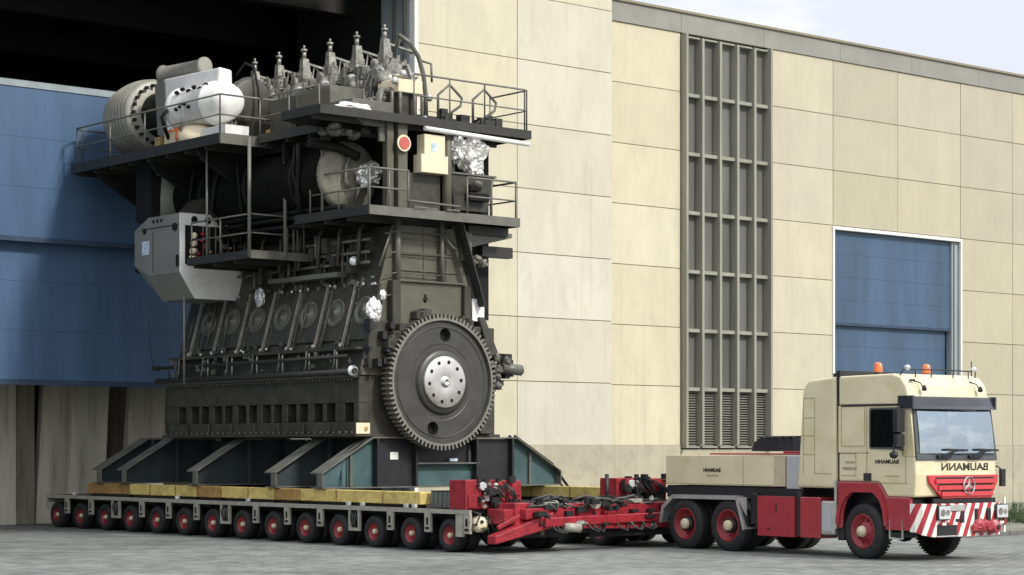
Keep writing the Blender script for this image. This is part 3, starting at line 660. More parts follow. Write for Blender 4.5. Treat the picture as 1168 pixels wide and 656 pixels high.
b = MB('lgrey'); b.cyl((1.3, 3.05, 1.04), (1.55, 2.95, 1.04), .12, n=14); b.box(1.25, 1.5, 1.5, 1.9, .97, 1.09); b.box(1.0, 1.3, 4.2, 4.6, 1.03, 1.12); b.cyl((1.65, 1.9, .55), (1.75, 2.3, .52), .10, n=12)
b.use('silver'); b.blob((1.2, 5.0, 1.08), (.07, .08, .09), .4, 3, 2, 3); b.blob((1.7, 2.4, .62), (.1, .16, .06), .4, 3, 2, 5); b.blob((1.35, 4.9, .5), (.06, .1, .08), .4, 3, 2, 9)
b.use('blk')
b.cyl((1.2, 3.6, .95), (1.2, 3.6, 1.68), .045, n=8); b.box(1.1, 1.3, 3.45, 3.75, .95, 1.2)
for i in range(60):
    y = rr.uniform(.9, 5.4); u = tu(y)+rr.uniform(-.25, .32); z = rr.uniform(.50, 1.1); b.box(u, u+rr.uniform(.05, .16), y, y+rr.uniform(.06, .3), z, z+rr.uniform(.04, .14))
b.build('coupling', tf)

# ---------------- yellow spacer beams on the deck
def spacer(u0, u1, v, mt, label, dv=0.30, z0=1.0, z1=1.285):
    b = MB(mt); b.box(u0, u1, v, v+dv, z0, z1)
    b.use('rust')
    n = max(1, int((u1-u0)/1.6))
    for k in range(n):
        x = u0+(u1-u0)*(k+0.8)/(n+0.6); b.box(x, x+0.09, v-.006, v+.2, z0-.004, z1+.004)
    b.use('blk'); b.box(u0+.1, u1-.1, v+0.05, v+dv-.05, .925, z0)
    o = b.build('spacer_beam', base=((u0+u1)/2, v+dv/2, .93), bevel=0.015); tag(o, label, 'beam', 'painted spacer beams on the trailer decks')
spacer(-16.25, -13.95, .12, 'rust', 'worn orange brown spacer beam at the tail of the near trailer')
spacer(-13.92, -10.55, .12, 'yellow', 'yellow spacer beam second from the tail of the near trailer')
spacer(-10.52, -9.35, .12, 'rust', 'short rusty spacer beam on the near deck between two yellow ones')
spacer(-9.32, -6.95, .12, 'yellow', 'yellow spacer beam between the two short rusty ones on the near deck')
spacer(-6.92, -5.85, .12, 'rust', 'short rusty spacer beam next to the longest bright yellow one')
spacer(-5.82, -1.10, .12, 'yellow', 'longest bright yellow spacer beam at the front of the near deck')
spacer(-6.5, -2.6, 6.9, 'yellow', 'yellow spacer beam on the far trailer, under the far tip of the end support')
b = MB('crate'); b.box(-1.0, 0.05, .35, .95, .94, 1.30)
for k in range(7): b.box(-1.0+k*.16, -.93+k*.16, .325, .35, .95, 1.29)
b.use('blk'); b.box(-1.02, .07, .33, .97, 1.30, 1.32)
o = b.build('slatted_crate', base=(-.5, .65, .94), bevel=.008); tag(o, 'small grey green slatted crate between the yellow beam end and the red power pack', 'crate')
b = MB('tgrey'); b.box(-1.2, .2, 5.6, 6.35, .94, 1.33); b.use('whiteframe'); b.box(-.9, -.6, 5.585, 5.6, 1.0, 1.28)
o = b.build('grey_toolbox', base=(-.5, 5.9, .94), bevel=.015); tag(o, 'flat grey metal box on the far trailer deck beside the far yellow beam', 'box')

# ================================================================ SUPPORT BEAMS UNDER THE ENGINE
def support(u, label, end=False):
    base = (u-.2, 3.74, 1.32); T = empty('support_beam', base, label=label, cat='support', group='wedge ended steel supports under the engine')
    wm = 'teal' if end else 'teald'; th = .04
    w = MB(wm)
    zt = 2.52; L0, L1 = 0.0, 7.48
    for s in (0, 1):
        f = (lambda v: v) if s == 0 else (lambda v: 7.48-v)
        w.prism([(f(0), 1.33), (f(1.62), 1.33), (f(1.62), zt-.03), (f(1.50), zt-.03), (f(0), 1.64)], 'x', u-.22, u-.22+th)
        w.build('web', T); w = MB(wm)
    if end:
        w.prism([(2.80, 1.33), (5.0, 1.33), (5.0, 2.0), (4.75, 1.86), (2.80, 1.86)], 'x', u-.22, u-.22+th); w.build('cross_plate', T)
    fl = MB('flange')
    for s in (0, 1):
        f = (lambda v: v) if s == 0 else (lambda v: 7.48-v)
        a, c_ = f(0), f(1.5)
        fl.hexa([(u-.48, a, 1.64), (u+.02, a, 1.64), (u+.02, c_, zt-.03), (u-.48, c_, zt-.03), (u-.48, a, 1.675), (u+.02, a, 1.675), (u+.02, c_, zt+.005), (u-.48, c_, zt+.005)])
        fl.box(u-.48, u+.02, min(f(1.5), f(2.82))+.001, max(f(1.5), f(2.82))-.001, zt-.03, zt+.008)
        fl.box(u-.20, u+.02, min(f(0), f(.03)), max(f(0), f(.03)), 1.33, 1.64)
        fl.box(u-.17, u-.12, min(f(.9), f(.98)), max(f(.9), f(.98)), 1.34, 2.15) if end else None
    if end: fl.box(u-.48, u+.02, 2.82, 4.75, 1.86, 1.90)
    fl.box(u-.48, u+.02, .02, 7.46, 1.295, 1.328)
    fl.build('flange', T, bevel=.006)
    bk = MB('blk' if end else 'teald')
    for s in (0, 1):
        f = (lambda v: v) if s == 0 else (lambda v: 7.48-v)
        bk.box(u-.26, u-.12, min(f(1.64), f(2.78)), max(f(1.64), f(2.78)), 1.33, zt-.035)
        bk.box(u-.12, u+.02, min(f(1.60), f(1.66)), max(f(1.60), f(1.66)), 1.33, zt-.035); bk.box(u-.12, u+.02, min(f(2.76), f(2.82)), max(f(2.76), f(2.82)), 1.33, zt-.035)
    bk.box(u-.48, u-.30, 2.85, 4.65, 1.33, 2.45)
    if end: bk.use('whiteframe'); bk.box(u-.118, u-.112, 2.08, 2.32, 1.98, 2.16); bk.use('sticker'); bk.box(u-.17, u-.165, 3.95, 4.2, 1.93, 2.0)
    bk.build('post', T)
    if end:
        lr = MB('engd')
        for dx in (0, .22): lr.tube([(u-.05-dx, 5.95, 2.56), (u-.05-dx, 7.2, 1.86), (u-.05-dx, 7.95, 1.05)], .035, 7); lr.tube([(u-.05-dx, 1.35, 2.50), (u-.05-dx, .75, 2.08), (u+.12-dx, .62, 1.34)], .014, 6)
        lr.build('lashing_rod', T)
support(-4.74, 'front blue green support with lower cross plate under the big gear wheel', True)
support(-6.70, 'second support behind the front one, wedge tip on the near deck')
support(-10.32, 'middle support, its sloping wedge below the middle of the engine base')
support(-13.94, 'second last support near the tail end of the engine base')
support(-15.28, 'rearmost dark support, beyond the tail of the engine base')

# ================================================================ SHIP ENGINE
E_ = empty('ship_engine', (-9.3, 3.2, 2.53), label='huge dark ship diesel engine with a gear wheel at its end and railed platforms', cat='engine')
UF = -4.85
# bedplate with paired openings
b = MB('eng')
b.box(-13.74, UF, 1.45, 5.05, 2.54, 4.0)
b.box(-13.74, UF, 1.15, 1.45, 2.56, 2.89); b.box(-13.74, UF, 1.15, 1.45, 3.34, 3.98)
wins = []
for k in range(6): wins += [-12.93+1.147*k, -12.29+1.147*k]
wins += [-6.03, -5.26]
prev = -13.74
for u in wins:
    b.box(prev, u-.19, 1.15, 1.45, 2.89, 3.34); prev = u+.19
b.box(prev, UF, 1.15, 1.45, 2.89, 3.34)
b.box(-13.74, UF, 5.05, 5.35, 2.56, 3.98)
b.box(-13.8, UF+.06, 1.02, 5.48, 2.525, 2.60); b.box(-13.8, UF+.03, .98, 1.15, 3.93, 4.02)
for k in range(9): b.box(-13.74+k*1.1, -13.70+k*1.1, 1.09, 1.15, 2.6, 2.86)
b.use('engd')
for u in wins: b.box(u-.19, u+.19, 1.40, 1.452, 2.88, 3.35)
b.use('engm')
for k in range(34): b.cyl((-13.5+k*.26, 1.0, 2.60), (-13.5+k*.26, 1.0, 2.66), .028, n=6)
b.build('bedplate', E_, bevel=.02)
b = MB('brass'); b.cyl((UF+.02, 1.30, 2.72), (UF+.10, 1.30, 2.72), .05, n=12); b.use('cream'); b.box(UF+.061, UF+.075, 1.02, 1.42, 2.60, 2.86)
b.build('end_bracket', E_)
# crankcase and frame
def vs_(z): return 1.16+(z-4.05)*.27
b = MB('eng')
b.prism([(1.16, 3.99), (vs_(7.64), 7.64), (4.0, 7.64), (5.20, 4.05), (5.3, 3.99)], 'x', -13.45, UF-.02)
b.box(-13.5, UF, 1.06, 1.3, 4.60, 4.68)
b.build('crankcase', E_, bevel=.015)
b = MB('engl'); b.prism([(1.14, 4.0), (2.14, 7.66), (4.0, 7.66), (5.22, 4.05), (5.3, 3.98)], 'x', UF-.02, UF+.03)
b.box(UF+.03, UF+.18, 2.22, 4.14, 5.1, 6.27); b.box(UF+.03, UF+.26, 2.16, 4.2, 6.27, 6.32)
b.use('eng'); b.box(UF+.03, UF+.24, 1.98, 2.22, 5.0, 6.30); b.box(UF+.03, UF+.3, 4.14, 4.34, 4.9, 6.25)
b.use('engm')
for k in range(14): b.cyl((UF+.18, 2.3+k*.135, 6.2), (UF+.20, 2.3+k*.135, 6.2), .02, n=6); 
for z in (6.55, 6.95, 7.32): b.box(UF+.03, UF+.07, 2.1+(z-6.5)*.1, 4.2-(z-6.5)*.2, z, z+.03)
for v in (2.3, 3.05, 3.75): b.box(UF+.03, UF+.06, v, v+.03, 6.32, 7.62)
b.use('engd'); b.cyl((UF+.18, 3.0, 5.88), (UF+.22, 3.0, 5.88), .06, n=10); b.box(UF+.18, UF+.21, 2.97, 3.03, 5.8, 6.0)
b.build('end_frame', E_, bevel=.01)
b = MB('engm')
b.cyl((UF+.14, 2.20, 6.3), (UF+.14, 2.20, 7.85), .075, n=12); b.cyl((UF+.14, 3.55, 6.3), (UF+.14, 3.55, 7.85), .055, n=10)
for z in (6.0, 6.5, 7.0, 7.5): b.tube([(UF+.16, 1.8, z-.1), (UF+.16, 2.2, z), (UF+.16, 3.5, z-.02)], .018, 6)
b.tube([(UF+.2, 1.6, 6.6), (UF+.2, 2.0, 7.6)], .03, 6)
b.tube([(UF+.2, 3.55, 7.5), (UF+.22, 3.8, 7.2), (UF+.22, 4.05, 7.1)], .03, 6)
b.build('pipe', E_)
b = MB('plat')   # inclined stair on the far edge
for y in (0, .16): b.bar((UF+.3+y, 3.9, 7.82), (UF+.3+y, 4.62, 5.75), .035, .14, up=(1, 0, 0))
for k in range(9): t = k/8.5; b.box(UF+.3, UF+.46, 3.9+.72*t-.06, 3.9+.72*t+.10, 7.75-2.05*t, 7.77-2.05*t)
b.build('stair', E_)
# doors of the crankcase: ribs, round covers, pipes
for k in range(7):
    b = MB('eng'); c = MB('engm'); d = MB('rib')
    u = -12.45+1.17*k
    zc = 5.55; n_ = Vector((0, -1, .27)).normalized(); up = Vector((0, .27, 1)).normalized()
    P = Vector((u+.28, vs_(zc), zc))
    b.prism([(u-.16, 0), (u+.72, 0), (u+.72, 1), (u-.16, 1)], 'z', 0, .05)
    vv = list(b.bm.verts)[-8:]
    for v in vv:
        t = v.co.y; w = v.co.z; z = 4.85+1.35*t; v.co = Vector((v.co.x, vs_(z), z))+n_*w
    c.lathe(P, n_, [(.05, .36), (.08, .36), (.08, .29), (.06, .29), (.06, .18), (.09, .18), (.09, .05), (.12, .04), (.12, .001)], n=22, cap=False)
    for q in range(12): 
        a = q*math.pi/6; pt = P+Vector((1, 0, 0))*(.325*math.cos(a))+up*(.325*math.sin(a)); c.cyl(pt+n_*.08, pt+n_*.10, .018, n=6)
    u2 = u-.30
    d.bar((u2, vs_(4.72)-.06, 4.72), (u2+.02, vs_(6.25)-.06, 6.25), .035, .08, up=n_)
    b.bar((u2+.20, vs_(4.7)-.03, 4.7), (u2+.20, vs_(6.4)-.03, 6.4), .09, .09, up=n_)
    for z in (4.95, 5.35, 5.75, 6.1): c.cyl((u2+.2, vs_(z)-.09, z), (u2+.2, vs_(z)-.05, z), .03, n=6)
    d.cyl((u-.2, 1.06, 4.08), (u-.2, 1.06, 4.58), .02, n=6)
    d.blob((u-.32, vs_(4.75)-.10, 4.74), (.05, .05, .06), .3, 3, 2, k); d.blob((u+.1, vs_(6.2)-.12, 6.22), (.04, .04, .05), .3, 3, 2, k+20)
    c.use('bright')
    for q in range(2): uu = u+random.uniform(-.4, .6); zz = random.choice((4.72, 4.76, 6.2, 6.25)); c.blob((uu, vs_(zz)-.12, zz), (.045, .04, .05), .2, 3, 1, q)
    cd_ = b.build('crankcase_door', E_, bevel=.01); c.build('round_cover', cd_); d.build('bright_rib', E_)
b = MB('plat')
b.tube([(-14.0, 1.0, 4.06), (-9, .99, 4.07), (UF+.1, .98, 4.09)], .07, 10)
b.tube([(-14.05, 1.05, 4.42), (-9, 1.03, 4.43), (UF-.3, 1.02, 4.46)], .045, 8)
for k in range(9): b.cyl((-13.5+k*1.05, 1.05, 4.42), (-13.5+k*1.05, 1.12, 4.05), .02, n=6)
b.cyl((-14.25, 1.05, 4.42), (-14.0, 1.05, 4.42), .07, n=10)
b.build('side_pipe', E_)
b = MB('lamp'); b.lathe((UF-.02, .97, 4.10), (1, -.3, 0), [(0, .05), (.02, .13), (.05, .13), (.06, .02)], n=16); b.lathe((-5.55, 1.50, 6.78), (1, -.6, 0), [(0, .05), (.02, .11), (.05, .11), (.06, .02)], n=16)
b.build('gauge', E_)
# gallery clutter along the upper side: grating bar, small pipes, valves
b = MB('edge'); b.box(-9.25, -6.2, 1.45, 1.75, 6.44, 6.56); b.build('gallery_edge', E_, bevel=.01)
b = MB('engm'); c = MB('eng'); rr = random.Random(21)
for k in range(46):
    u = rr.uniform(-10.5, -5.4); z = rr.uniform(6.6, 7.3); v = rr.uniform(1.55, 1.95)
    if rr.random() < .5: b.cyl((u, v, z-.3), (u, v, z+rr.uniform(.1, .4)), rr.uniform(.02, .05), n=7)
    else: c.box(u, u+rr.uniform(.1, .3), v, v+.3, z-.2, z+rr.uniform(0, .2))
for z in (6.75, 7.0, 7.3): b.tube([(-12.5, 1.75, z), (-8, 1.72, z+.02), (-5.2, 1.7, z)], .04, 7)
for k in range(8): c.tube([(-11.5+k*.85, 1.9, 7.9), (-11.4+k*.85, 1.6, 7.5), (-11.4+k*.85, 1.55, 6.7)], .05, 7)
b.build('fuel_pipe', E_); c.build('fuel_pump', E_)

# gear wheel at the end
GC = (-4.62, 3.30, 3.86)
b = MB('teeth'); nT = 84; Rr, Rt = 1.555, 1.66
b.mats.append('gear')
ring = []
for k in range(nT):
    a0 = 2*math.pi*k/nT; da = 2*math.pi/nT
    for f, r in ((0.0, Rr), (.28, Rr), (.36, Rt), (.66, Rt), (.74, Rr)): ring.append((r, a0+f*da))
def pt(r, a, du): return (GC[0]+du, GC[1]+r*math.sin(a), GC[2]+r*math.cos(a))
n = len(ring); A = [b.bm.verts.new(pt(r, a, .30)) for r, a in ring]; B = [b.bm.verts.new(pt(r, a, 0)) for r, a in ring]
I = [b.bm.verts.new(pt(1.50, a, .30)) for r, a in ring]; I2 = [b.bm.verts.new(pt(1.47, a, .24)) for r, a in ring]; I3 = [b.bm.verts.new(pt(1.46, a, 0)) for r, a in ring]
for i in range(n):
    j = (i+1) % n; b.m = 0
    b._f([B[i], B[j], A[j], A[i]]); b._f([A[i], A[j], I[j], I[i]]); b.m = 1; b._f([I[i], I[j], I2[j], I2[i]]); b._f([B[j], B[i], I3[i], I3[j]])
go_ = b.build('gear_wheel', E_)
b = MB('gear')
# web with two holes: built as grid of ring sectors minus hole (holes as real round tubes)
def web_with_holes(mb, r0, r1, holes, u, seg=96):
    t = bmesh.new()
    ed = []
    def circ(cx, cy, r, n): 
        vv = [t.verts.new((cx+r*math.cos(2*math.pi*i/n), cy+r*math.sin(2*math.pi*i/n), 0)) for i in range(n)]
        for i in range(n): ed.append(t.edges.new((vv[i], vv[(i+1) % n])))
    circ(0, 0, r1, seg); circ(0, 0, r0, 60)
    for hx, hy, hr in holes: circ(hx, hy, hr, 24)
    bmesh.ops.triangle_fill(t, use_beauty=True, use_dissolve=False, edges=ed)
    def inside(f):
        c_ = f.calc_center_median()
        if c_.xy.length < r0: return True
        return any((c_.xy-Vector((hx, hy))).length < hr*.97 for hx, hy, hr in holes)
    bmesh.ops.delete(t, geom=[f for f in t.faces if inside(f)], context='FACES_ONLY')
    mp = {v: mb.bm.verts.new((GC[0]+u, GC[1]+v.co.x, GC[2]+v.co.y)) for v in t.verts}
    for f in t.faces: mb._f([mp[v] for v in f.verts])
    t.free()
HO = [(.11, 1.15, .17), (-.27, -1.13, .17)]
web_with_holes(b, .80, 1.48, HO, .22)
for hx, hy, hr in HO: b.lathe((GC[0]+.22, GC[1]+hx, GC[2]+hy), (-1, 0, 0), [(0, hr), (.16, hr)], n=24, cap=False)
b.lathe(GC, (1, 0, 0), [(.22, .96), (.225, .92), (.15, .88), (.15, .82), (.26, .78), (.30, .76), (.30, .62)], n=64, cap=False)
b.lathe(GC, (1, 0, 0), [(.218, 1.36), (.235, 1.355), (.235, 1.33), (.218, 1.325)], n=80, cap=False)
b.use('engd'); b.cyl((GC[0]+.03, GC[1], GC[2]), (GC[0]+.06, GC[1], GC[2]), 1.47, n=64)
b.build('gear_web', go_, recalc=False)
b = MB('bright'); b.lathe(GC, (1, 0, 0), [(.25, .63), (.36, .63), (.37, .615), (.37, .15), (.365, .13), (.40, .12), (.43, .10), (.43, .04), (.40, .03), (.40, .001)], n=56, cap=False)
b.use('engd')
for k in range(10):
    a = 2*math.pi*(k+.35)/10; p = Vector((GC[0]+.366, GC[1]+.49*math.sin(a), GC[2]+.49*math.cos(a))); b.cyl(p, p+Vector((.008, 0, 0)), .048, n=14)
b.build('shaft_flange', go_)
# housings round the gear, turning gear
b = MB('eng'); b.cyl((UF-.05, 3.30, 3.9), (GC[0]-.03, 3.30, 3.9), 1.50, n=48)
b.box(UF, -4.66, 1.3, 1.9, 4.2, 5.3); b.box(UF, -4.62, 4.7, 5.15, 2.6, 5.25)
b.hexa([(UF, 4.9, 4.5), (-4.5, 4.9, 4.5), (-4.5, 5.2, 4.6), (UF, 5.2, 4.6), (UF, 4.55, 5.5), (-4.5, 4.55, 5.5), (-4.5, 4.75, 5.5), (UF, 4.75, 5.5)])
rr = random.Random(4)
for i in range(16): 
    a = rr.uniform(-1.1, -.15) if i < 10 else rr.uniform(.4, 1.0); r = 1.72; p = (-4.6, 3.3+r*math.sin(a), 3.86+r*math.cos(a)); b.box(p[0]-.15, p[0]+.2, p[1]-.12, p[1]+.1, p[2]-.1, p[2]+.1)
b.build('gear_housing', E_, bevel=.02)
b = MB('engm')
for i in range(20): b.blob((-4.45+rr.uniform(-.2, .2), 5.15+rr.uniform(-.2, .25), 4.1+rr.uniform(-.35, .45)), (.1, .09, .09), .4, 3, 2, i)
b.cyl((-4.4, 5.2, 4.25), (-4.3, 5.75, 4.2), .14, n=14); b.cyl((-4.4, 5.7, 4.2), (-4.38, 5.85, 4.2), .10, n=12)
b.use('blk')
for i in range(14): y = 5.1+rr.uniform(-.25, .35); z = 4.1+rr.uniform(-.4, .4); b.box(-4.6, -4.4, y, y+.15, z, z+.14)
for i in range(14): 
    y = rr.uniform(.95, 1.9); z = rr.uniform(4.1, 5.2); b.box(-4.7, -4.45, y, y+rr.uniform(.08, .22), z, z+rr.uniform(.05, .2))
b.build('turning_gear', E_)
b = MB('foil'); b.blob((-4.72, 1.50, 5.55), (.12, .20, .28), .3, 2.2, 4, 2); b.blob((-4.75, 1.78, 5.92), (.08, .10, .13), .3, 2.2, 3, 6); b.blob((-9.55, 1.42, 6.12), (.18, .10, .23), .3, 2.2, 4, 8)
b.build('foil_wrap', E_)
b = MB('white'); b.box(-4.6, -4.57, 4.40, 4.78, 5.4, 5.95); b.build('white_cloth', E_)

# upper cylinder frame (dark core) and posts
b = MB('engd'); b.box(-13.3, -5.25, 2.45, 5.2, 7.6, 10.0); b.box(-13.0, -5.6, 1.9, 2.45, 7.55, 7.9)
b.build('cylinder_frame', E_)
b = MB('engl')
b.box(-4.82, -4.62, 1.82, 2.02, 7.95, 10.15); b.box(-4.82, -4.55, 2.10, 2.38, 7.95, 10.15); b.cyl((-4.6, 3.62, 7.95), (-4.6, 3.62, 10.1), .12, n=14)
b.use('engm'); b.hexa([(-4.8, 1.2, 9.95), (-4.7, 1.2, 9.95), (-4.7, 1.9, 9.95), (-4.8, 1.9, 9.95), (-4.8, 1.0, 10.1), (-4.7, 1.0, 10.1), (-4.7, 1.9, 10.1), (-4.8, 1.9, 10.1)]); b.box(-4.8, -4.7, 1.65, 1.9, 9.6, 9.95)
b.build('column', E_, bevel=.012)
b = MB('eng'); b.box(-5.2, -4.68, 2.50, 3.48, 8.0, 8.93); b.box(-5.2, -4.75, 3.75, 4.0, 8.0, 9.9); b.use('engm'); b.box(-4.68, -4.66, 2.6, 3.4, 8.05, 8.12)
b.build('side_panel', E_, bevel=.015)
b = MB('eng'); b.hexa([(-5.6, 3.80, 8.1), (-4.55, 3.80, 8.1), (-4.55, 4.85, 8.1), (-5.6, 4.85, 8.1), (-5.6, 3.72, 9.0), (-4.55, 3.72, 9.0), (-4.55, 5.1, 9.0), (-5.6, 5.1, 9.0)])
b.use('engd'); b.box(-4.55, -4.35, 4.15, 4.75, 8.35, 8.55); b.box(-4.55, -4.4, 4.2, 4.55, 8.6, 8.75); b.use('engm'); b.box(-5.62, -4.5, 3.70, 5.13, 8.98, 9.03); b.blob((-4.45, 4.5, 8.78), (.1, .14, .09), .3, 3, 2, 4)
b.build('cooler_box', E_, bevel=.01)
b = MB('cream'); b.box(-4.72, -4.40, 2.68, 3.50, 8.93, 9.36); b.box(-4.72, -4.42, 2.79, 3.42, 9.36, 9.86); b.use('sticker'); b.box(-4.418, -4.412, 3.0, 3.18, 9.45, 9.66)
b.build('cream_box', E_, bevel=.015)
b = MB('foil'); b.blob((-4.8, 4.52, 9.52), (.32, .42, .46), .55, 1.5, 4, 12); b.blob((-4.72, 4.10, 9.60), (.2, .26, .30), .6, 1.8, 4, 15); b.blob((-4.75, 4.6, 9.15), (.2, .20, .22), .6, 1.8, 4, 18); b.build('silver_foil', E_)
b = MB('redsign'); b.lathe((-4.46, 2.20, 9.58), (1, 0, 0), [(.03, .001), (.03, .15), (0, .155)], n=26, cap=False, smooth=False); b.use('cream')
b.lathe((-4.47, 2.20, 9.58), (1, 0, 0), [(.02, .15), (.02, .20), (0, .205)], n=26, cap=False, smooth=False)
b.build('red_disc', E_)
# exhaust receiver
b = MB('recv'); RC = (0, 1.72, 8.90)
b.lathe((-6.0, RC[1], RC[2]), (-1, 0, 0), [(.05, .80), (.12, .86), (7.0, .86), (7.1, .7)], n=36)
rcv = b.build('exhaust_receiver', E_)
b = MB('capgrey'); b.lathe((-6.05, RC[1], RC[2]), (1, 0, 0), [(-.15, .86), (-.05, .87), (0, .86), (.05, .80), (.16, .50), (.20, .30), (.2, .001)], n=40, cap=False)
b.build('end_cover', rcv)
b = MB('foil'); b.blob((-5.62, 1.98, 8.92), (.30, .32, .30), .45, 1.8, 4, 30)
b.use('silver'); b.tube([(-5.8, 1.55, 8.55), (-5.75, 1.4, 8.75), (-5.75, 1.42, 9.1), (-5.8, 1.6, 9.35)], .045, 8); b.cyl((-5.8, 1.5, 9.3), (-5.65, 1.5, 9.3), .05, n=8); b.cyl((-5.8, 1.75, 8.3), (-5.7, 1.78, 8.6), .04, n=8)
b.build('outlet_pipe', rcv)

# platforms and railings -----------------------------------------------------------------
def platform(name, x0, x1, y0, y1, z, th=.16, edge=True, ribs=True):
    b = MB('plat'); b.box(x0+.02, x1-.02, y0+.02, y1-.02, z-.04, z-.005)
    if ribs:
        k = x0+.25
        while k < x1-.1: b.box(k-.04, k+.04, y0+.05, y1-.05, z-th-.08, z-.04); k += .95
    b.use('edge' if edge else 'plat')
    b.box(x1-.02, x1+.02, y0, y1, z-th, z+.06); b.use('plat'); b.box(x0, x1-.02, y0-.02, y0+.02, z-th, z+.06); b.box(x0-.02, x0+.02, y0+.02, y1, z-th, z+.06); b.box(x0, x1-.02, y1-.02, y1+.02, z-th, z+.06)
    return b.build(name, E_)
def railing(parent, pts, h, step=1.2, r=.026, mid=True, posts=True):
    b = MB('rail')
    top = [Vector(p)+Vector((0, 0, h)) for p in pts]; b.tube(top, r, 8)
    if mid: b.tube([Vector(p)+Vector((0, 0, h*.5)) for p in pts], r*.8, 8)
    if posts:
        for a, c_ in zip(pts, pts[1:]):
            a = Vector(a); c_ = Vector(c_); n = max(1, round((c_-a).length/step))
            for k in range(n+1):
                p = a.lerp(c_, k/n); b.cyl(p, p+Vector((0, 0, h)), r*.85, n=7)
    return b.build('railing', parent)
# lower end platform
p1 = platform('lower_platform', -7.2, -4.12, .92, 5.55, 7.92)
railing(p1, [(-6.6, .95, 7.95), (-4.2, .95, 7.95)], .92, 1.2); railing(p1, [(-4.15, .95, 7.95), (-4.15, 2.1, 7.95)], .92, .6)
railing(p1, [(-4.15, 3.9, 7.95), (-4.15, 5.45, 7.95), (-6.2, 5.5, 7.95)], .92, .9)
b = MB('edge'); b.tube([(-4.05, 1.95, 8.15), (-4.05, 3.6, 8.12)], .03, 7); b.box(-4.12, -4.05, 2.2, 2.6, 8.0, 8.04); b.box(-4.12, -4.05, 3.2, 3.6, 8.0, 8.04)
b.build('loose_pipe', p1)
# bracket below its far end
b = MB('plat'); b.box(-5.4, -4.6, 4.3, 5.6, 7.55, 7.78); b.box(-5.1, -4.85, 4.95, 5.95, 7.05, 7.32)
b.use('edge'); b.hexa([(-4.95, 4.3, 7.2), (-4.7, 4.3, 7.2), (-4.7, 5.8, 7.55), (-4.95, 5.8, 7.55), (-4.95, 4.3, 7.6), (-4.7, 4.3, 7.6), (-4.7, 5.8, 7.66), (-4.95, 5.8, 7.66)])
b.use('engm'); b.box(-4.9, -4.6, 4.2, 4.42, 6.9, 7.6)
b.use('eng'); b.hexa([(-5.6, 4.0, 6.9), (-4.9, 4.0, 6.9), (-4.9, 4.6, 7.3), (-5.6, 4.6, 7.3), (-5.6, 4.0, 7.76), (-4.9, 4.0, 7.76), (-4.9, 5.5, 7.76), (-5.6, 5.5, 7.76)])
b.build('platform_bracket', E_, bevel=.01)
b = MB('silver'); rr = random.Random(8)
for i in range(7): b.blob((-4.6+rr.uniform(-.1, .1), 4.6+rr.uniform(-.2, .25), 6.9+rr.uniform(-.1, .15)), (.12, .10, .08), .4, 3, 2, i)
b.build('bracket_fitting', E_)
# upper end platform
p2 = platform('upper_platform', -6.0, -4.42, -.28, 6.18, 10.2, .15, edge=False)
railing(p2, [(-4.46, 2.5, 10.25), (-4.46, 4.7, 10.25), (-4.46, 6.0, 10.25), (-4.52, 6.12, 10.25), (-6.0, 6.14, 10.25)], 1.03, 1.1, r=.024)
b = MB('white'); b.tube([(-4.36, 2.75, 9.98), (-4.36, 6.05, 9.90)], .06, 10); b.build('white_pipe', p2)
b = MB('engm'); rr = random.Random(14)
for y0 in (3.5, 4.6):
    z0 = 10.3; w = .75; b.tube([(-4.8, y0, z0), (-4.8, y0, z0+.62), (-4.8, y0+w*.48, z0+.92), (-4.8, y0+w, z0+.62), (-4.8, y0+w-.05, z0+.42), (-4.8, y0+.1, z0+.02)], .035, 7)
b.build('hexagon_frame', p2)
b = MB('plat')
for i in range(22): u = -5.1+rr.uniform(-.4, .4); y = rr.choice((rr.uniform(3.5, 4.3), rr.uniform(4.8, 5.6))); s = rr.uniform(.08, .22); b.box(u, u+s, y, y+s*1.4, 10.26, 10.26+rr.uniform(.08, .35))
b.build('stowed_gear', p2)
# side platform with hanging rods, by the grey cabin
p3 = platform('side_platform', -10.75, -7.82, .0, 2.1, 7.07, .14)
railing(p3, [(-10.6, .03, 7.1), (-7.86, .03, 7.1), (-7.86, 1.3, 7.1)], .92, 1.4, r=.022)
for x, y, z0, z1, r_ in ((-7.82, -.02, 6.95, 9.9, .045), (-7.8, 1.02, 6.95, 9.9, .045), (-9.9, .05, 7.0, 9.9, .03), (-6.1, .95, 7.9, 10.1, .03), (-11.0, .05, 3.9, 6.2, .03)):
    b = MB('rail'); b.cyl((x, y, z0), (x, y, z1), r_, n=8); b.build('hanger_rod', E_)
b = MB('edge')
for y in (.55, .85): b.tube([(-7.9, y+.6, 7.1), (-7.9, y+.6, 7.75), (-7.9, y+.7, 7.8), (-7.9, y+.8, 7.75), (-7.9, y+.8, 7.1)], .025, 7)
b.build('grab_bar', p3)
# turbocharger platform at the tail
p4 = platform('turbo_platform', -16.35, -8.68, -.32, 3.6, 10.02, .20)
railing(p4, [(-16.3, 2.2, 10.05), (-16.3, .0, 10.05), (-16.1, -.28, 10.05), (-8.75, -.28, 10.05), (-8.72, 2.2, 10.05)], 1.0, 1.9, r=.026)
b = MB('engd')
for u in (-15.2, -12.4, -10.0): b.hexa([(u-.08, .0, 9.55), (u+.08, .0, 9.55), (u+.08, 2.4, 8.2), (u-.08, 2.4, 8.2), (u-.08, -.2, 9.82), (u+.08, -.2, 9.82), (u+.08, 2.4, 9.82), (u-.08, 2.4, 9.82)])
b.box(-13.9, -13.1, .3, 2.4, 8.3, 9.8)
b.build('platform_gusset', p4)
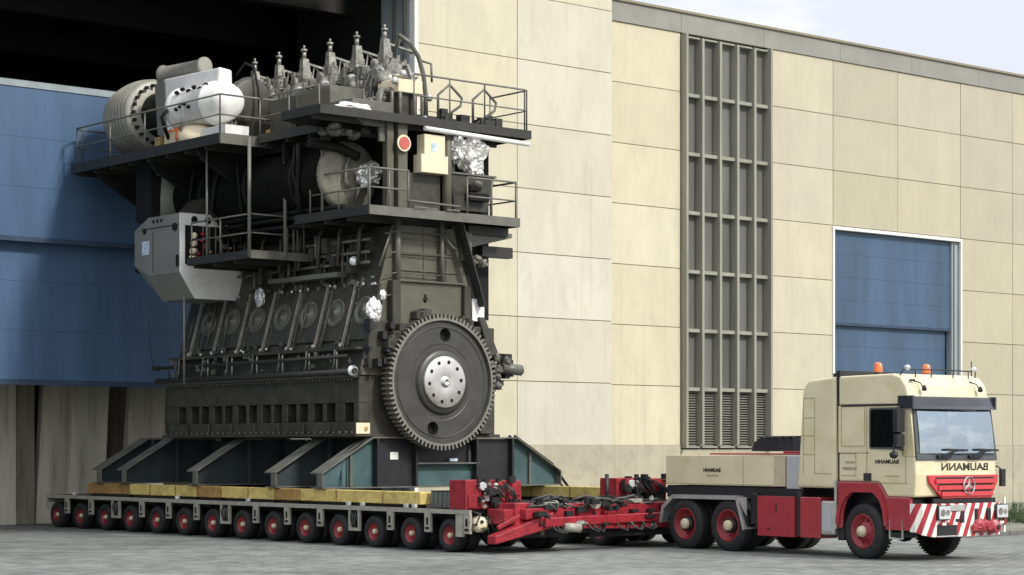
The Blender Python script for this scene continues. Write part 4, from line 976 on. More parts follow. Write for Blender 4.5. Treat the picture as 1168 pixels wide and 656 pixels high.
# narrow walkway linking both platforms
p5 = platform('fuel_pump_walkway', -8.6, -5.95, .75, 2.5, 10.05, .16)
railing(p5, [(-8.6, .8, 10.08), (-6.0, .8, 10.08)], .95, 1.1, r=.022)
b = MB('eng'); b.box(-8.75, -7.6, 1.2, 2.0, 10.1, 11.03); b.use('engm'); b.box(-7.52, -6.05, 1.15, 2.1, 10.42, 11.08); b.box(-6.0, -4.9, 1.0, 2.2, 10.25, 10.6)
b.use('engl'); b.box(-7.45, -6.1, 1.14, 1.152, 10.5, 11.0)
b.build('fuel_pump_box', E_, bevel=.015)
b = MB('white'); b.blob((-5.0, 1.1, 10.36), (.25, .5, .14), .25, 2, 3, 3); b.build('white_cover', E_)
b = MB('engm'); b.tube([(-6.2, 1.15, 8.9), (-6.15, 1.1, 9.2), (-6.15, 1.15, 9.9)], .10, 10); rr = random.Random(31)
for i in range(12): b.blob((-5.2+rr.uniform(-.4, .2), 1.0+rr.uniform(-.5, .7), 9.86+rr.uniform(-.12, .1)), (.12, .12, .09), .4, 3, 2, i)
b.use('engd'); b.tube([(-6.0, .5, 9.6), (-5.9, 1.3, 9.55), (-5.5, 1.6, 9.3)], .12, 10)
b.build('drain_pipe', E_)

# grey cabin (cooler) on the near side
prof = [(0, 8.33), (2.14, 8.33), (2.14, 6.6), (1.75, 6.13), (.45, 6.13), (0, 6.80)]
def rg(u, q): return [(u, y, z) for y, z in q]
pr2 = [(.05, 8.05), (2.1, 8.05), (2.1, 7.2), (1.8, 7.0), (.3, 6.95), (.05, 7.10)]
b = MB('whiteg'); b.rings([rg(-11.16, prof), rg(-12.75, prof), rg(-13.55, pr2)])
cab = b.build('air_cooler_casing', E_, bevel=.02)
b = MB('white')     # front face with instrument recess
Q = -11.155
b.box(Q, Q+.05, .0, 2.14, 8.02, 8.33); b.box(Q, Q+.05, .0, .14, 7.0, 8.02); b.box(Q, Q+.05, 1.95, 2.14, 7.0, 8.02)
b.prism([(0, 7.0), (0, 6.80), (.45, 6.13), (1.75, 6.13), (2.14, 6.6), (2.14, 7.0)], 'x', Q, Q+.05)
b.use('engd'); b.box(Q-.004, Q+.008, .14, 1.95, 7.0, 8.02)
for k in range(3): b.cyl((Q+.05, .42+k*.40, 8.17), (Q+.058, .42+k*.40, 8.17), .10, n=18)
b.build('front_panel', cab, bevel=.01)
b = MB('cream'); rr = random.Random(2)
for k in range(4): b.cyl((Q+.12, .25+k*.03, 7.15+k*.2), (Q+.12, .42, 7.15+k*.2), .08, n=12)
b.use('red')
for k in range(5): b.cyl((Q+.10, .55+rr.uniform(-.1, .15), 7.1+k*.17), (Q+.16, .6+rr.uniform(-.1, .15), 7.14+k*.17), .05, n=9)
b.use('engm')
for k in range(16): y = rr.uniform(.6, 1.9); z = rr.uniform(7.1, 7.95); b.cyl((Q+.05, y, z), (Q+.14, y, z), rr.uniform(.03, .07), n=10)
for k in range(7): y = .65+k*.19; b.cyl((Q+.10, y, 7.02), (Q+.10, y, 8.0), .022, n=7)
b.use('brass')
for k in range(6): y = rr.uniform(.6, 1.8); z = rr.uniform(7.1, 7.9); b.cyl((Q+.05, y, z), (Q+.15, y, z), .03, n=8)
b.build('instrument', cab)
b = MB('sticker'); b.box(-13.05, -12.68, -.006, 0, 7.35, 7.72); b.build('sticker', cab)
b = MB('engd'); b.box(-13.1, -11.2, -.012, 0, 8.02, 8.04); b.cyl((-12.9, -.03, 7.98), (-12.9, .0, 7.98), .07, n=10); b.cyl((-11.35, -.05, 7.98), (-11.35, 0, 7.98), .10, n=10); b.box(-11.3, -11.18, -.02, 0, 6.95, 7.25)
for k in range(3): b.cyl((-12.45+k*.2, -.02, 8.2), (-12.45+k*.2, 0, 8.2), .045, n=8)
b.box(-12.5, -12.48, -.006, 0, 6.85, 7.95); b.cyl((-13.75, .3, 7.05), (-13.2, .25, 7.05), .12, n=10); b.cyl((-13.7, .3, 7.8), (-13.4, .3, 7.8), .06, n=8)
b.build('latch', cab)
b = MB('eng'); b.hexa([(-12.3, .5, 8.33), (-11.2, .5, 8.33), (-11.2, 2.6, 8.33), (-12.3, 2.6, 8.33), (-12.1, 1.0, 8.95), (-11.4, 1.0, 8.95), (-11.4, 2.3, 8.95), (-12.1, 2.3, 8.95)])
b.build('cooler_cover', cab, bevel=.02)
# air duct down to the cabin
b = MB('whiteg'); b.lathe((-13.55, .95, 9.92), (.16, 0, -1), [(0, .62), (.45, .62), (.46, .50), (1.05, .47), (1.62, .42)], n=24); b.build('air_duct', E_)

# turbocharger ------------------------------------------------------------------------------
TCX = (-14.0, 1.05, 11.30)
b = MB('filt'); pf = [(-1.55, .30), (-1.52, .75)]
for k in range(9):
    t = -1.42+k*.155; pf += [(t, .96+.06*math.sin(k/8*math.pi)), (t+.12, .985+.06*math.sin(k/8*math.pi)), (t+.13, .972), (t+.148, .972)]
pf += [(0.0, .86), (.06, .6)]
b.lathe(TCX, (1, -.05, .02), pf, n=44)
tb = b.build('turbocharger', E_)
b = MB('engd'); rr = random.Random(17)
for k in range(24): a = k/24*6.28; p = Vector(TCX)+Vector((.06, .80*math.cos(a), .80*math.sin(a))); b.box(p.x-.05, p.x+.06, p.y-.04, p.y+.04, p.z-.04, p.z+.04)
b.cyl((-14.2, 1.1, 11.3), (-12.6, 1.2, 11.2), .62, n=24)
b.build('bolt_ring', tb)
# white casing: flat near side, grey oblique end, horizontal drum in front of it
b = MB('white')
b.hexa([(-12.50, .42, 10.45), (-10.05, .42, 10.62), (-10.05, .95, 10.62), (-12.50, 1.5, 10.45), (-12.62, .42, 12.03), (-9.90, .42, 11.97), (-9.90, .80, 11.93), (-12.62, 1.5, 11.98)])
cs = b.build('compressor_casing', tb, bevel=.05, seg=2)
b = MB('whiteg'); b.hexa([(-13.15, .52, 10.60), (-12.52, .425, 10.45), (-12.52, 1.48, 10.45), (-13.15, 1.48, 10.60), (-13.38, .56, 12.0), (-12.64, .425, 12.03), (-12.64, 1.48, 11.97), (-13.38, 1.48, 11.95)]); b.build('side_cover', cs, bevel=.02)
C0 = Vector((-11.55, .40, 11.05)); X = Vector((1, .02, .0)); Y = Vector((0, 1, 0)); Z = Vector((0, 0, 1))
b = MB('white'); b.lathe(C0, X, [(-.10, .30), (-.08, .56), (.0, .60), (.10, .56), (.18, .52), (1.45, .53), (1.48, .57), (1.56, .57), (1.60, .52), (2.0, .48), (2.2, .38), (2.28, .2), (2.3, .01)], n=40)
b.build('turbine_casing', tb)
b = MB('engd')
for k in range(6): p = C0+X*(.3+.24*k)-Y*(.42-.02*k)+Z*(.38+.06*(k % 2)); b.blob(tuple(p), (.10, .05, .05), .4, 3, 2, k)
for k in range(4): p = C0+X*(.45+.2*k)-Y*(.55)+Z*(-.08+.05*(k % 3)); b.blob(tuple(p), (.07, .04, .05), .4, 3, 2, k+9)
b.tube([(-11.4, -.2, 11.0), (-11.5, -.32, 10.8), (-11.55, -.2, 10.55), (-11.7, 0, 10.3)], .05, 8)
b.build('casing_fitting', tb)
b = MB('eng'); b.lathe((-9.75, 1.15, 11.12), (1, .0, .0), [(0, .3), (.02, .60), (.22, .62), (.26, .50), (.3, .2)], n=32); b.box(-10.0, -9.3, 1.0, 2.0, 10.05, 10.6)
b.build('exhaust_flange', tb)
b = MB('filt'); b.lathe((-14.1, 1.25, 12.42), (1, .12, .02), [(0, .24), (.06, .27), (.12, .22), (1.7, .19), (1.75, .23), (1.85, .23)], n=22); b.build('vent_pipe', tb)
b = MB('engd'); b.tube([(-10.3, 1.2, 11.9), (-9.9, 1.2, 12.15), (-9.5, 1.2, 12.0), (-9.3, 1.2, 11.4), (-9.2, 1.2, 10.6)], .035, 7); b.build('oil_pipe', tb)
b = MB('white'); b.box(-13.3, -13.12, .6, .8, 10.05, 10.5); b.box(-12.25, -12.1, .35, .5, 10.05, 10.6); b.box(-10.1, -8.95, .0, .7, 10.1, 10.36)
b.use('cream'); b.lathe((-10.6, .25, 10.05), (.2, -.1, .9), [(0, .55), (.3, .53), (.45, .38), (.5, .05)], n=24); b.box(-11.9, -11.4, .0, .3, 10.06, 10.45)
b.use('orange'); b.blob((-11.75, .12, 10.4), (.15, .1, .16), .4, 3, 2, 3); b.blob((-11.45, .1, 10.35), (.12, .1, .2), .4, 3, 2, 5)
b.use('brass'); b.box(-12.4, -12.1, .0, .2, 10.06, 10.4); b.box(-8.95, -8.7, 1.2, 1.7, 10.1, 10.32)
b.build('turbo_base', tb)

# cylinder covers with exhaust valves ---------------------------------------------------------
b = MB('eng'); b.box(-13.2, -5.6, 2.6, 4.7, 10.0, 10.55); b.build('cylinder_deck', E_, bevel=.02)
for k in range(6):
    u = -6.61-1.19*k; rr = random.Random(100+k)
    b = MB('engl'); 
    b.lathe((u, 3.25, 10.5), (0, 0, 1), [(0, .50), (.35, .50), (.36, .56), (.46, .56), (.47, .40), (.95, .38)], n=22)
    b.use('engm'); 
    for q in range(8): a = q*.785; b.cyl((u+.5*math.cos(a), 3.25+.5*math.sin(a), 10.9), (u+.5*math.cos(a), 3.25+.5*math.sin(a), 11.15), .055, n=8)
    cv = b.build('exhaust_valve', E_)
    b = MB('silver')
    b.lathe((u, 3.25, 11.4), (0, 0, 1), [(0, .33), (.10, .33), (.11, .26), (.30, .26), (.31, .22)], n=18)
    b.hexa([(u-.15, 3.08, 11.68), (u+.14, 3.08, 11.68), (u+.14, 3.42, 11.68), (u-.15, 3.42, 11.68), (u-.14, 3.10, 12.06), (u+.12, 3.10, 12.05), (u+.12, 3.40, 12.05), (u-.14, 3.40, 12.06)])
    b.box(u-.13, u+.11, 3.10, 3.38, 12.06, 12.20); b.hexa([(u-.11, 3.12, 12.20), (u+.09, 3.12, 12.20), (u+.09, 3.36, 12.20), (u-.11, 3.36, 12.20), (u-.07, 3.14, 12.56), (u+.06, 3.14, 12.54), (u+.06, 3.32, 12.54), (u-.07, 3.32, 12.56)])
    b.cyl((u-.01, 3.22, 12.54), (u-.01, 3.22, 12.74), .055, n=9); b.cyl((u-.01, 3.22, 12.74), (u-.01, 3.22, 12.80), .085, n=10); b.cyl((u-.01, 3.22, 12.80), (u-.01, 3.22, 12.90), .03, n=7)
    b.lathe((u+.62, 3.05, 10.8), (0, 0, 1), [(0, .34), (.5, .34), (.51, .29), (.62, .28), (.63, .33), (.70, .33), (.71, .22), (.98, .19), (1.0, .12), (1.12, .08)], n=20)
    b.lathe((u+.60, 2.85, 11.35), (.4, -.9, 0), [(0, .18), (.14, .19), (.15, .25), (.22, .25), (.23, .14), (.34, .11), (.35, .01)], n=18)
    b.lathe((u+.22, 2.95, 11.62), (.3, -.9, .1), [(0, .13), (.10, .14), (.11, .18), (.16, .18), (.17, .08), (.26, .05)], n=14)
    b.box(u+.25, u+.60, 2.95, 3.5, 10.9, 11.45); b.box(u+.35, u+.55, 3.0, 3.3, 11.45, 11.75); b.cyl((u+.42, 2.9, 11.55), (u+.42, 2.6, 11.52), .13, n=14); b.box(u-.42, u-.2, 2.85, 3.3, 11.2, 11.65)
    b.box(u-.30, u-.18, 3.0, 3.12, 11.0, 12.1+rr.uniform(-.1, .1)); b.box(u+.2, u+.27, 3.2, 3.3, 11.0, 11.95+rr.uniform(-.1, .1))
    b.bar((u+.02, 3.30, 12.42), (u+.08, 4.0, 12.30), .09, .05); b.cyl((u+.05, 3.95, 12.33), (u+.06, 4.06, 12.30), .07, n=9)
    b.lathe((u-.05, 3.02, 11.86), (0, -1, 0), [(0, .12), (.06, .12), (.07, .15), (.11, .15), (.12, .05)], n=14)
    b.tube([(u-.22, 3.05, 12.0), (u-.34, 2.95, 12.2), (u-.36, 2.9, 11.8), (u-.3, 2.85, 11.0)], .025, 6); b.tube([(u+.15, 3.4, 11.9), (u+.35, 3.6, 12.0), (u+.4, 3.6, 11.4), (u+.3, 3.5, 10.8)], .028, 6)
    for q in range(14): x = u+rr.uniform(-.32, .3); y = rr.uniform(2.85, 3.7); z = rr.uniform(11.3, 12.2); q2 = rr.uniform(.03, .09); b.box(x, x+q2, y, y+q2*1.4, z, z+rr.uniform(.04, .2))
    b.lathe((u, 3.25, 10.95), (0, 0, 1), [(0, .36), (.18, .36), (.19, .30), (.62, .29), (.63, .34), (.70, .34), (.71, .24), (.95, .22)], n=20)
    b.lathe((u+.28, 3.05, 11.45), (.75, -.65, 0), [(-.25, .17), (.10, .18), (.11, .24), (.19, .24), (.20, .15), (.30, .13)], n=18)
    b.lathe((u-.25, 2.95, 11.25), (-.2, -1, 0), [(-.2, .13), (.10, .13), (.11, .18), (.17, .18), (.18, .06)], n=16)
    for q in range(4): b.cyl((u-.45+q*.28, 2.80, 10.6), (u-.45+q*.28, 2.80, 11.15+rr.uniform(0, .25)), .06, n=9)
    b.tube([(u-.5, 3.2, 11.2), (u-.55, 3.2, 11.75), (u-.3, 3.25, 11.95), (u-.1, 3.25, 11.95)], .05, 8); b.tube([(u+.1, 3.5, 11.8), (u+.45, 3.6, 11.85), (u+.62, 3.6, 11.5), (u+.62, 3.5, 10.8)], .045, 8)
    b.build('valve_spindle', cv)
    b = MB('bright'); b.lathe((u+.50, 3.10, 11.15), (0, .05, 1), [(0, .10), (.05, .16), (.42, .16), (.48, .09), (.62, .07), (.66, .09), (.72, .02)], n=14)
    for q in range(5): b.blob((u+rr.uniform(-.4, .5), 2.75+rr.uniform(-.15, .3), 10.75+rr.uniform(-.1, .3)), (.07, .07, .08), .2, 2, 2, q)
    b.blob((u+.35, 2.62, 10.62), (.09, .09, .11), .1, 2, 2, 3)
    b.lathe((u+.30, 2.95, 11.52), (.5, -1, 0), [(0, .15), (.16, .16), (.17, .19), (.22, .19), (.23, .08)], n=16)
    for q in range(6): b.blob((u+rr.uniform(-.4, .5), 2.9+rr.uniform(-.2, .2), 11.0+rr.uniform(-.1, .5)), (.06, .06, .07), .2, 2, 2, q)
    b.build('hydraulic_cap', cv)
    b = MB('engm'); b.lathe((u+.1, 2.95, 11.45), (.1, -1, 0), [(-.3, .26), (.05, .26), (.06, .31), (.14, .31), (.15, .2), (.2, .05)], n=20)
    for q in range(34): x = u+rr.uniform(-.5, .5); y = 2.8+rr.uniform(-.3, .6); z = 10.9+rr.uniform(-.3, .9); b.box(x, x+rr.uniform(.05, .18), y, y+rr.uniform(.05, .18), z, z+rr.uniform(.06, .25))
    for q in range(6): x = u+rr.uniform(-.5, .5); b.tube([(x, 2.6, 10.5), (x, 2.5, 10.9), (x+rr.uniform(-.2, .2), 2.7, 11.2+rr.uniform(0, .4)), (u, 3.0, 11.5)], .03, 6)
    b.cyl((u-.35, 2.65, 10.4), (u-.35, 2.65, 12.0 if k % 2 else 11.7), .035, n=7); b.cyl((u+.42, 2.9, 10.4), (u+.42, 2.9, 11.9), .04, n=7)
    b.build('valve_piping', cv)
# front cover beam, hoist pipe
b = MB('cream'); b.box(-6.0, -5.15, 2.55, 3.30, 10.95, 11.28); b.use('eng'); b.box(-5.95, -5.25, 2.62, 2.95, 10.2, 10.95); b.box(-5.9, -5.3, 3.0, 3.25, 10.2, 10.95)
b.use('engm')
for y in (2.35, 2.6, 3.05, 3.28): b.cyl((-5.15, y, 10.2), (-5.15, y, 10.95), .05, n=8)
b.tube([(-5.2, 2.0, 10.25), (-5.2, 2.0, 10.7), (-5.25, 2.1, 10.95), (-5.4, 2.5, 11.0)], .09, 10)
b.use('bright')
for y, z in ((2.0, 10.4), (2.45, 11.2), (3.35, 10.35), (3.5, 10.9), (3.05, 11.38), (2.7, 11.4)): b.blob((-5.15, y, z), (.09, .09, .10), .2, 2, 2, 5)
b.build('front_cover', E_, bevel=.015)
b = MB('engm'); b.tube([(-6.2, 3.3, 12.30), (-5.6, 2.9, 12.38), (-5.2, 2.62, 12.33), (-5.2, 2.95, 12.18), (-5.2, 3.2, 11.88), (-5.2, 3.36, 11.45), (-5.2, 3.42, 11.0), (-5.2, 3.44, 10.2)], .06, 10); b.tube([(-5.6, 3.5, 11.9), (-5.2, 3.6, 11.75), (-5.2, 3.62, 11.3)], .03, 7); b.build('bent_pipe', E_)
b = MB('silver'); rr = random.Random(77)
for i in range(60):
    u = rr.uniform(-12.8, -5.6); y = rr.uniform(2.2, 2.7); s = rr.uniform(.04, .10)
    b.blob((u, y, 10.6+rr.uniform(-.1, .3)), (s, s, s*1.2), .2, 2, 1, i)
b.use('engm')
for i in range(70):
    u = rr.uniform(-13, -5.6); y = rr.uniform(1.9, 2.6); z = rr.uniform(10.1, 10.8); b.box(u, u+rr.uniform(.05, .3), y, y+.15, z, z+rr.uniform(.04, .25))
for i in range(16): u = rr.uniform(-13, -5.6); b.cyl((u, 2.3, 10.0), (u, 2.3, rr.uniform(10.8, 11.5)), .03, n=6)
for z in (10.35, 10.6, 10.85): b.tube([(-13, 2.35, z), (-9, 2.3, z+.03), (-5.8, 2.35, z)], .045, 7)
b.build('indicator_valve', E_)
rr = random.Random(303)
b = MB('engm'); c = MB('edge')
for k in range(7):      # thin lube and cable pipes down the crankcase side
    u = rr.uniform(-13.2, -5.2); z0 = rr.uniform(4.7, 5.2); z1 = rr.uniform(5.6, 6.6); du = rr.uniform(-.05, .05)
    b.tube([(u, vs_(z0)-.10, z0), (u+du, vs_((z0+z1)/2)-.12, (z0+z1)/2), (u+du, vs_(z1)-.12, z1)], rr.uniform(.010, .022), 5)
for k in range(90):
    u = rr.uniform(-13.4, -5.0); z = rr.choice((rr.uniform(4.70, 4.82), rr.uniform(6.15, 6.4), rr.uniform(4.1, 4.55))); v = vs_(z)-.03 if z > 4.65 else 1.08
    q = rr.uniform(.03, .09); (c if rr.random() < .35 else b).box(u, u+q, v-q, v+.02, z, z+q*rr.uniform(.7, 1.8))
for k in range(60): b.cyl((-13.6+k*.146, 1.03, 3.93), (-13.6+k*.146, 1.03, 3.88), .022, n=6)
for k in range(7): u = -12.9+1.2*k; c.tube([(u, .97, 4.1), (u+.04, 1.0, 4.3), (u+.02, 1.03, 4.62)], .022, 6)
b.build('pipework', E_); c.build('pipe_bracket', E_)
# underside clutter between receiver and frame
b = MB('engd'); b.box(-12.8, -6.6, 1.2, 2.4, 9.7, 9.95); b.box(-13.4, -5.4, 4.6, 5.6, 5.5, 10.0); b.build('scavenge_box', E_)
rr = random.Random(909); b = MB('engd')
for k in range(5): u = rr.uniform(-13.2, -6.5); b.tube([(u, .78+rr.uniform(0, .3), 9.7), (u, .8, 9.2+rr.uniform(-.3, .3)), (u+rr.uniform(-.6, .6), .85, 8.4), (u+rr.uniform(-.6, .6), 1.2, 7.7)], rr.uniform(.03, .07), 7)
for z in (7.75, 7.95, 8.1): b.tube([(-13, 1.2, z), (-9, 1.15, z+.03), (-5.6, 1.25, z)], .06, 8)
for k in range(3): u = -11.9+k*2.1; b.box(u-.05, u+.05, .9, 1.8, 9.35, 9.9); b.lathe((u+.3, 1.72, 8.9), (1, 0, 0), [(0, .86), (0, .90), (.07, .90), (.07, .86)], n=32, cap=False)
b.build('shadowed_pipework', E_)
b = MB('hose'); b.tube([(-13.7, .6, 6.3), (-13.9, .7, 5.2), (-14.0, .9, 4.4)], .012, 5); b.build('cable', E_)

# ================================================================ TRUCK
TF = (TRK_O, TRK_R)
T_ = empty('heavy_truck', (-2.5, 1.32, 0), TF, label='cream and red heavy haulage tractor truck with striped front bumper and orange beacons', cat='truck')
WH = 2.64
def tb_(mb, name, parent=T_, **k): return mb.build(name, parent, frame=TF, **k)
# chassis
b = MB('blk'); b.box(-6.25, 1.2, .85, 1.05, .72, 1.02); b.box(-6.25, 1.2, 1.6, 1.8, .72, 1.02)
b.box(-6.3, -1.9, .20, 2.45, 1.16, 1.44); b.box(-6.25, -3.4, .7, 1.95, .62, 1.16)
for t in (-5.48, -4.06, 0): b.cyl((t, .3, .56), (t, 2.34, .56), .11, n=12); b.blob((t, 1.32, .56), (.26, .24, .24), .05, 1, 2, 1)
b.box(-3.3, 1.15, .55, 2.1, .55, 1.25); b.box(-.70, .95, .40, 2.24, 1.05, 1.52)
tb_(b, 'chassis', bevel=.02)
# wheels: one front and one twin rear pattern, copied
def tyre(mb, y0, w, r):
    pr = [(.02, r*.60), (0, r*.68), (.0, r*.86), (.035, r*.96), (.07, r), (w-.07, r), (w-.035, r*.96), (w, r*.86), (w, r*.66), (w-.02, r*.6)]
    mb.lathe((0, y0, r), (0, 1, 0), pr, n=44, cap=False)
    for k in range(44):      # tread lugs
        a = 2*math.pi*k/44
        for y in (y0+.05, y0+w*.5+.02):
            c = Vector((0, y, r)); d = Vector((math.cos(a), 0, math.sin(a))); e = Vector((-math.sin(a), 0, math.cos(a)))
            q = [c+d*(r-.01)-e*.022, c+d*(r-.01)+e*.022, c+d*(r-.01)+e*.022+Vector((0, w*.40, 0)), c+d*(r-.01)-e*.022+Vector((0, w*.40, 0))]
            mb.hexa([tuple(p) for p in q]+[tuple(p+d*.014) for p in q])
RT = .575
b = MB('tyre'); tyre(b, 0.0, .34, RT); fw = b.build('wheel', None)
b = MB('rim'); b.lathe((0, 0, RT), (0, 1, 0), [(.015, .36), (.0, .345), (.03, .31), (.10, .28), (.09, .20), (.02, .16), (.0, .12), (.0, .001)], n=32, cap=False)
for k in range(10): a = k*.628; b.cyl((.235*math.cos(a), .10, RT+.235*math.sin(a)), (.235*math.cos(a), .055, RT+.235*math.sin(a)), .02, n=7)
fr = b.build('rim', None)
b = MB('hubc'); b.lathe((0, 0, RT), (0, -1, 0), [(.0, .12), (.03, .11), (.07, .10), (.08, .001)], n=22, cap=False); fh = b.build('hub', None)
b = MB('tyre'); tyre(b, 0.0, .30, RT); tyre(b, .34, .30, RT); rw = b.build('wheel', None)
b = MB('rim'); b.lathe((0, 0, RT), (0, 1, 0), [(.015, .36), (.0, .345), (.03, .32), (.17, .29), (.17, .17), (.17, .001)], n=32, cap=False)
for k in range(10): a = k*.628; b.cyl((.23*math.cos(a), .17, RT+.23*math.sin(a)), (.23*math.cos(a), .13, RT+.23*math.sin(a)), .02, n=7)
rrm = b.build('rim', None)
b = MB('hubc'); b.use('blk'); b.lathe((0, .17, RT), (0, -1, 0), [(0, .17), (.12, .16), (.12, .14)], n=22, cap=False); b.use('hubc'); b.lathe((0, .17, RT), (0, -1, 0), [(.12, .12), (.18, .115), (.20, .10), (.205, .001)], n=22, cap=False); rh = b.build('hub', None)
for o in (fw, fr, fh, rw, rrm, rh): coll.objects.unlink(o)
TB = Vector((-2.5, 1.32, 0))
for t, a_, steer in ((0, (fw, fr, fh), R(-4)), (-4.06, (rw, rrm, rh), 0), (-5.48, (rw, rrm, rh), 0)):
    for s in (0, 1):
        o = a_[0].copy(); coll.objects.link(o); o.parent = T_; o.location = Vector((t, 0 if s == 0 else WH, 0))-TB; o.rotation_euler = (0, 0, (math.pi if s else 0)+steer)
        for q in a_[1:]: c = q.copy(); coll.objects.link(c); c.parent = o; c.location = (0, 0, 0); c.rotation_euler = (0, 0, 0)
# ballast box and deck
b = MB('tcream'); b.box(-6.28, -2.75, .16, 2.48, 1.46, 2.12); b.use('tan'); b.box(-2.745, -2.42, .17, 2.47, 1.46, 2.12)
b.use('line'); b.box(-6.28, -2.75, .155, .16, 1.475, 1.49); b.box(-3.72, -3.70, .156, .16, 1.46, 2.12)
bb = tb_(b, 'ballast_box', bevel=.02)
b = MB('tgrey'); b.box(-2.41, -1.97, .20, 2.44, 1.40, 2.14); tb_(b, 'grey_locker', bevel=.02)
b = MB('tred'); b.box(-4.9, -2.0, .25, 2.4, 2.145, 2.18); b.box(-2.7, -2.3, .4, 2.2, 2.18, 2.23); tb_(b, 'deck_plate', bevel=.01)
T_.scale = (.98, .95, .985)
text_mesh('lettering', 'BAUMANN', .085, 'txt', bb, (-4.72, .155, 1.80), (1, 0, 0), (0, 0, 1), True, .56, .03)
b = MB('txtf'); 
for k in range(9): b.box(-4.90+k*.045, -4.865+k*.045, .153, .158, 1.66, 1.69)
tb_(b, 'small_lettering', bb)
# mudguard over the rear bogie
pg = [(-6.32, .58), (-6.22, .95), (-5.88, 1.20), (-3.74, 1.21), (-3.50, .50)]
for s in (0, 1):
    y0, y1 = (-.01, .62) if s == 0 else (2.02, 2.65)
    b = MB('alu')
    for (x0, z0), (x1, z1) in zip(pg, pg[1:]):
        d = Vector((x1-x0, z1-z0)).normalized(); nx, nz = -d.y*.03, d.x*.03
        b.hexa([(x0, y0, z0), (x1, y0, z1), (x1, y1, z1), (x0, y1, z0), (x0+nx, y0, z0+nz), (x1+nx, y0, z1+nz), (x1+nx, y1, z1+nz), (x0+nx, y1, z0+nz)])
        b.hexa([(x0-nx*2, y0-.004, z0-nz*2), (x1-nx*2, y0-.004, z1-nz*2), (x1-nx*2, y0+.02, z1-nz*2), (x0-nx*2, y0+.02, z0-nz*2), (x0+nx, y0-.004, z0+nz), (x1+nx, y0-.004, z1+nz), (x1+nx, y0+.02, z1+nz), (x0+nx, y0+.02, z0+nz)])
    b.prism([(-3.74, 1.21), (-3.44, 1.21), (-3.44, .80)], 'y', y0, y0+.02)
    tb_(b, 'mudguard')
# lockers, tank
b = MB('tred'); b.box(-3.16, -2.04, .06, .62, .38, 1.25); b.use('trim'); b.box(-2.60, -2.56, .05, .06, .92, 1.10); b.box(-2.87, -2.77, .05, .06, .52, .56); b.use('line')
tb_(b, 'red_locker', bevel=.015)
b = MB('tred'); b.box(-1.86, -1.26, .06, .62, .38, 1.25); b.use('trim'); b.box(-2.0, -1.88, .10, .6, .4, 1.3)
tb_(b, 'red_locker', bevel=.015)
b = MB('alu'); b.box(-1.22, -.82, .02, .60, .46, 1.18); tk = tb_(b, 'fuel_tank', bevel=.05, seg=3)
b = MB('tgrey'); b.box(-1.16, -.88, .008, .02, .54, 1.10); b.use('alu'); b.box(-.80, -.74, .0, .05, .6, 1.62)
tb_(b, 'tank_panel', tk, bevel=.01)
b = MB('blk'); b.box(-3.3, -.9, .62, 2.0, .42, .9); b.box(-3.42, -3.2, .1, .6, .62, 1.3); b.box(-2.03, -1.87, .12, .6, .45, 1.35); b.box(-.80, -.62, .1, .6, .36, 1.5); tb_(b, 'underbody', bevel=.02)
# cabinet behind the cab
b = MB('tcream')
b.prism([(-1.95, 1.45), (-.80, 1.45), (-.80, 3.80), (-1.58, 3.75), (-1.70, 3.66), (-1.78, 3.50)], 'y', .05, 2.59)
rc = tb_(b, 'rear_cabinet', bevel=.07, seg=3)
b = MB('line')
for k, z in enumerate((3.35, 2.93, 2.55, 2.15)): b.box(-1.74, -1.42, .045, .049, z, z+.018)
b.box(-1.42, -1.405, .045, .049, 1.75, 3.35); b.box(-1.75, -1.735, .045, .049, 2.15, 3.35); b.box(-1.42, -.92, .045, .049, 1.75, 1.765); b.box(-1.75, -1.735, .045, .049, 1.75, 2.1)
tb_(b, 'panel_groove', rc)
b = MB('trim'); b.hexa([(-.90, .14, 1.3), (-.80, .14, 1.3), (-.80, 2.56, 1.3), (-.90, 2.56, 1.3), (-.80, .08, 3.92), (-.70, .08, 3.92), (-.70, 2.56, 3.92), (-.80, 2.56, 3.92)])
for v in b.bm.verts: pass
tb_(b, 'cab_gap_seal')
# cab shell: lower body, rear wall, roof and window pillars round an open cabin
b = MB('tcream')
b.prism([(-.70, 1.60), (.42, 1.60), (.52, 1.50), (.66, 1.30), (1.40, 1.30), (1.44, 1.75), (1.425, 2.10), (1.36, 2.14), (.20, 2.20), (-.70, 2.20)], 'y', .03, 2.61)
cabn = tb_(b, 'cab', bevel=.05, seg=3)
b = MB('tcream'); b.box(-.70, .20, .03, 2.61, 2.201, 3.18); tb_(b, 'rear_wall', cabn)
b = MB('tcream'); b.prism([(-.70, 3.181), (.3, 3.17), (1.20, 3.14), (1.285, 3.17), (1.16, 3.58), (1.02, 3.75), (.80, 3.82), (-.70, 3.80)], 'y', .03, 2.61); tb_(b, 'roof', cabn, bevel=.05, seg=3)
b = MB('tcream')
for y0, y1 in ((.03, .12), (2.52, 2.61)):
    b.hexa([(1.06, y0, 2.13), (1.40, y0, 2.13), (1.40, y1, 2.13), (1.06, y1, 2.13), (.96, y0, 3.16), (1.27, y0, 3.16), (1.27, y1, 3.16), (.96, y1, 3.16)])
    b.box(.20, 1.12, y0, y1-.03, 2.14, 2.31); b.box(.20, 1.1, y0, y1-.03, 3.09, 3.17)
tb_(b, 'window_pillar', cabn)
b = MB('trim'); b.prism([(.95, 2.14), (1.38, 2.14), (1.34, 2.26), (1.05, 2.34), (.95, 2.30)], 'y', .13, 2.5); b.use('tgrey'); b.box(.21, .23, .15, 2.5, 2.2, 3.1)
b.use('engd')
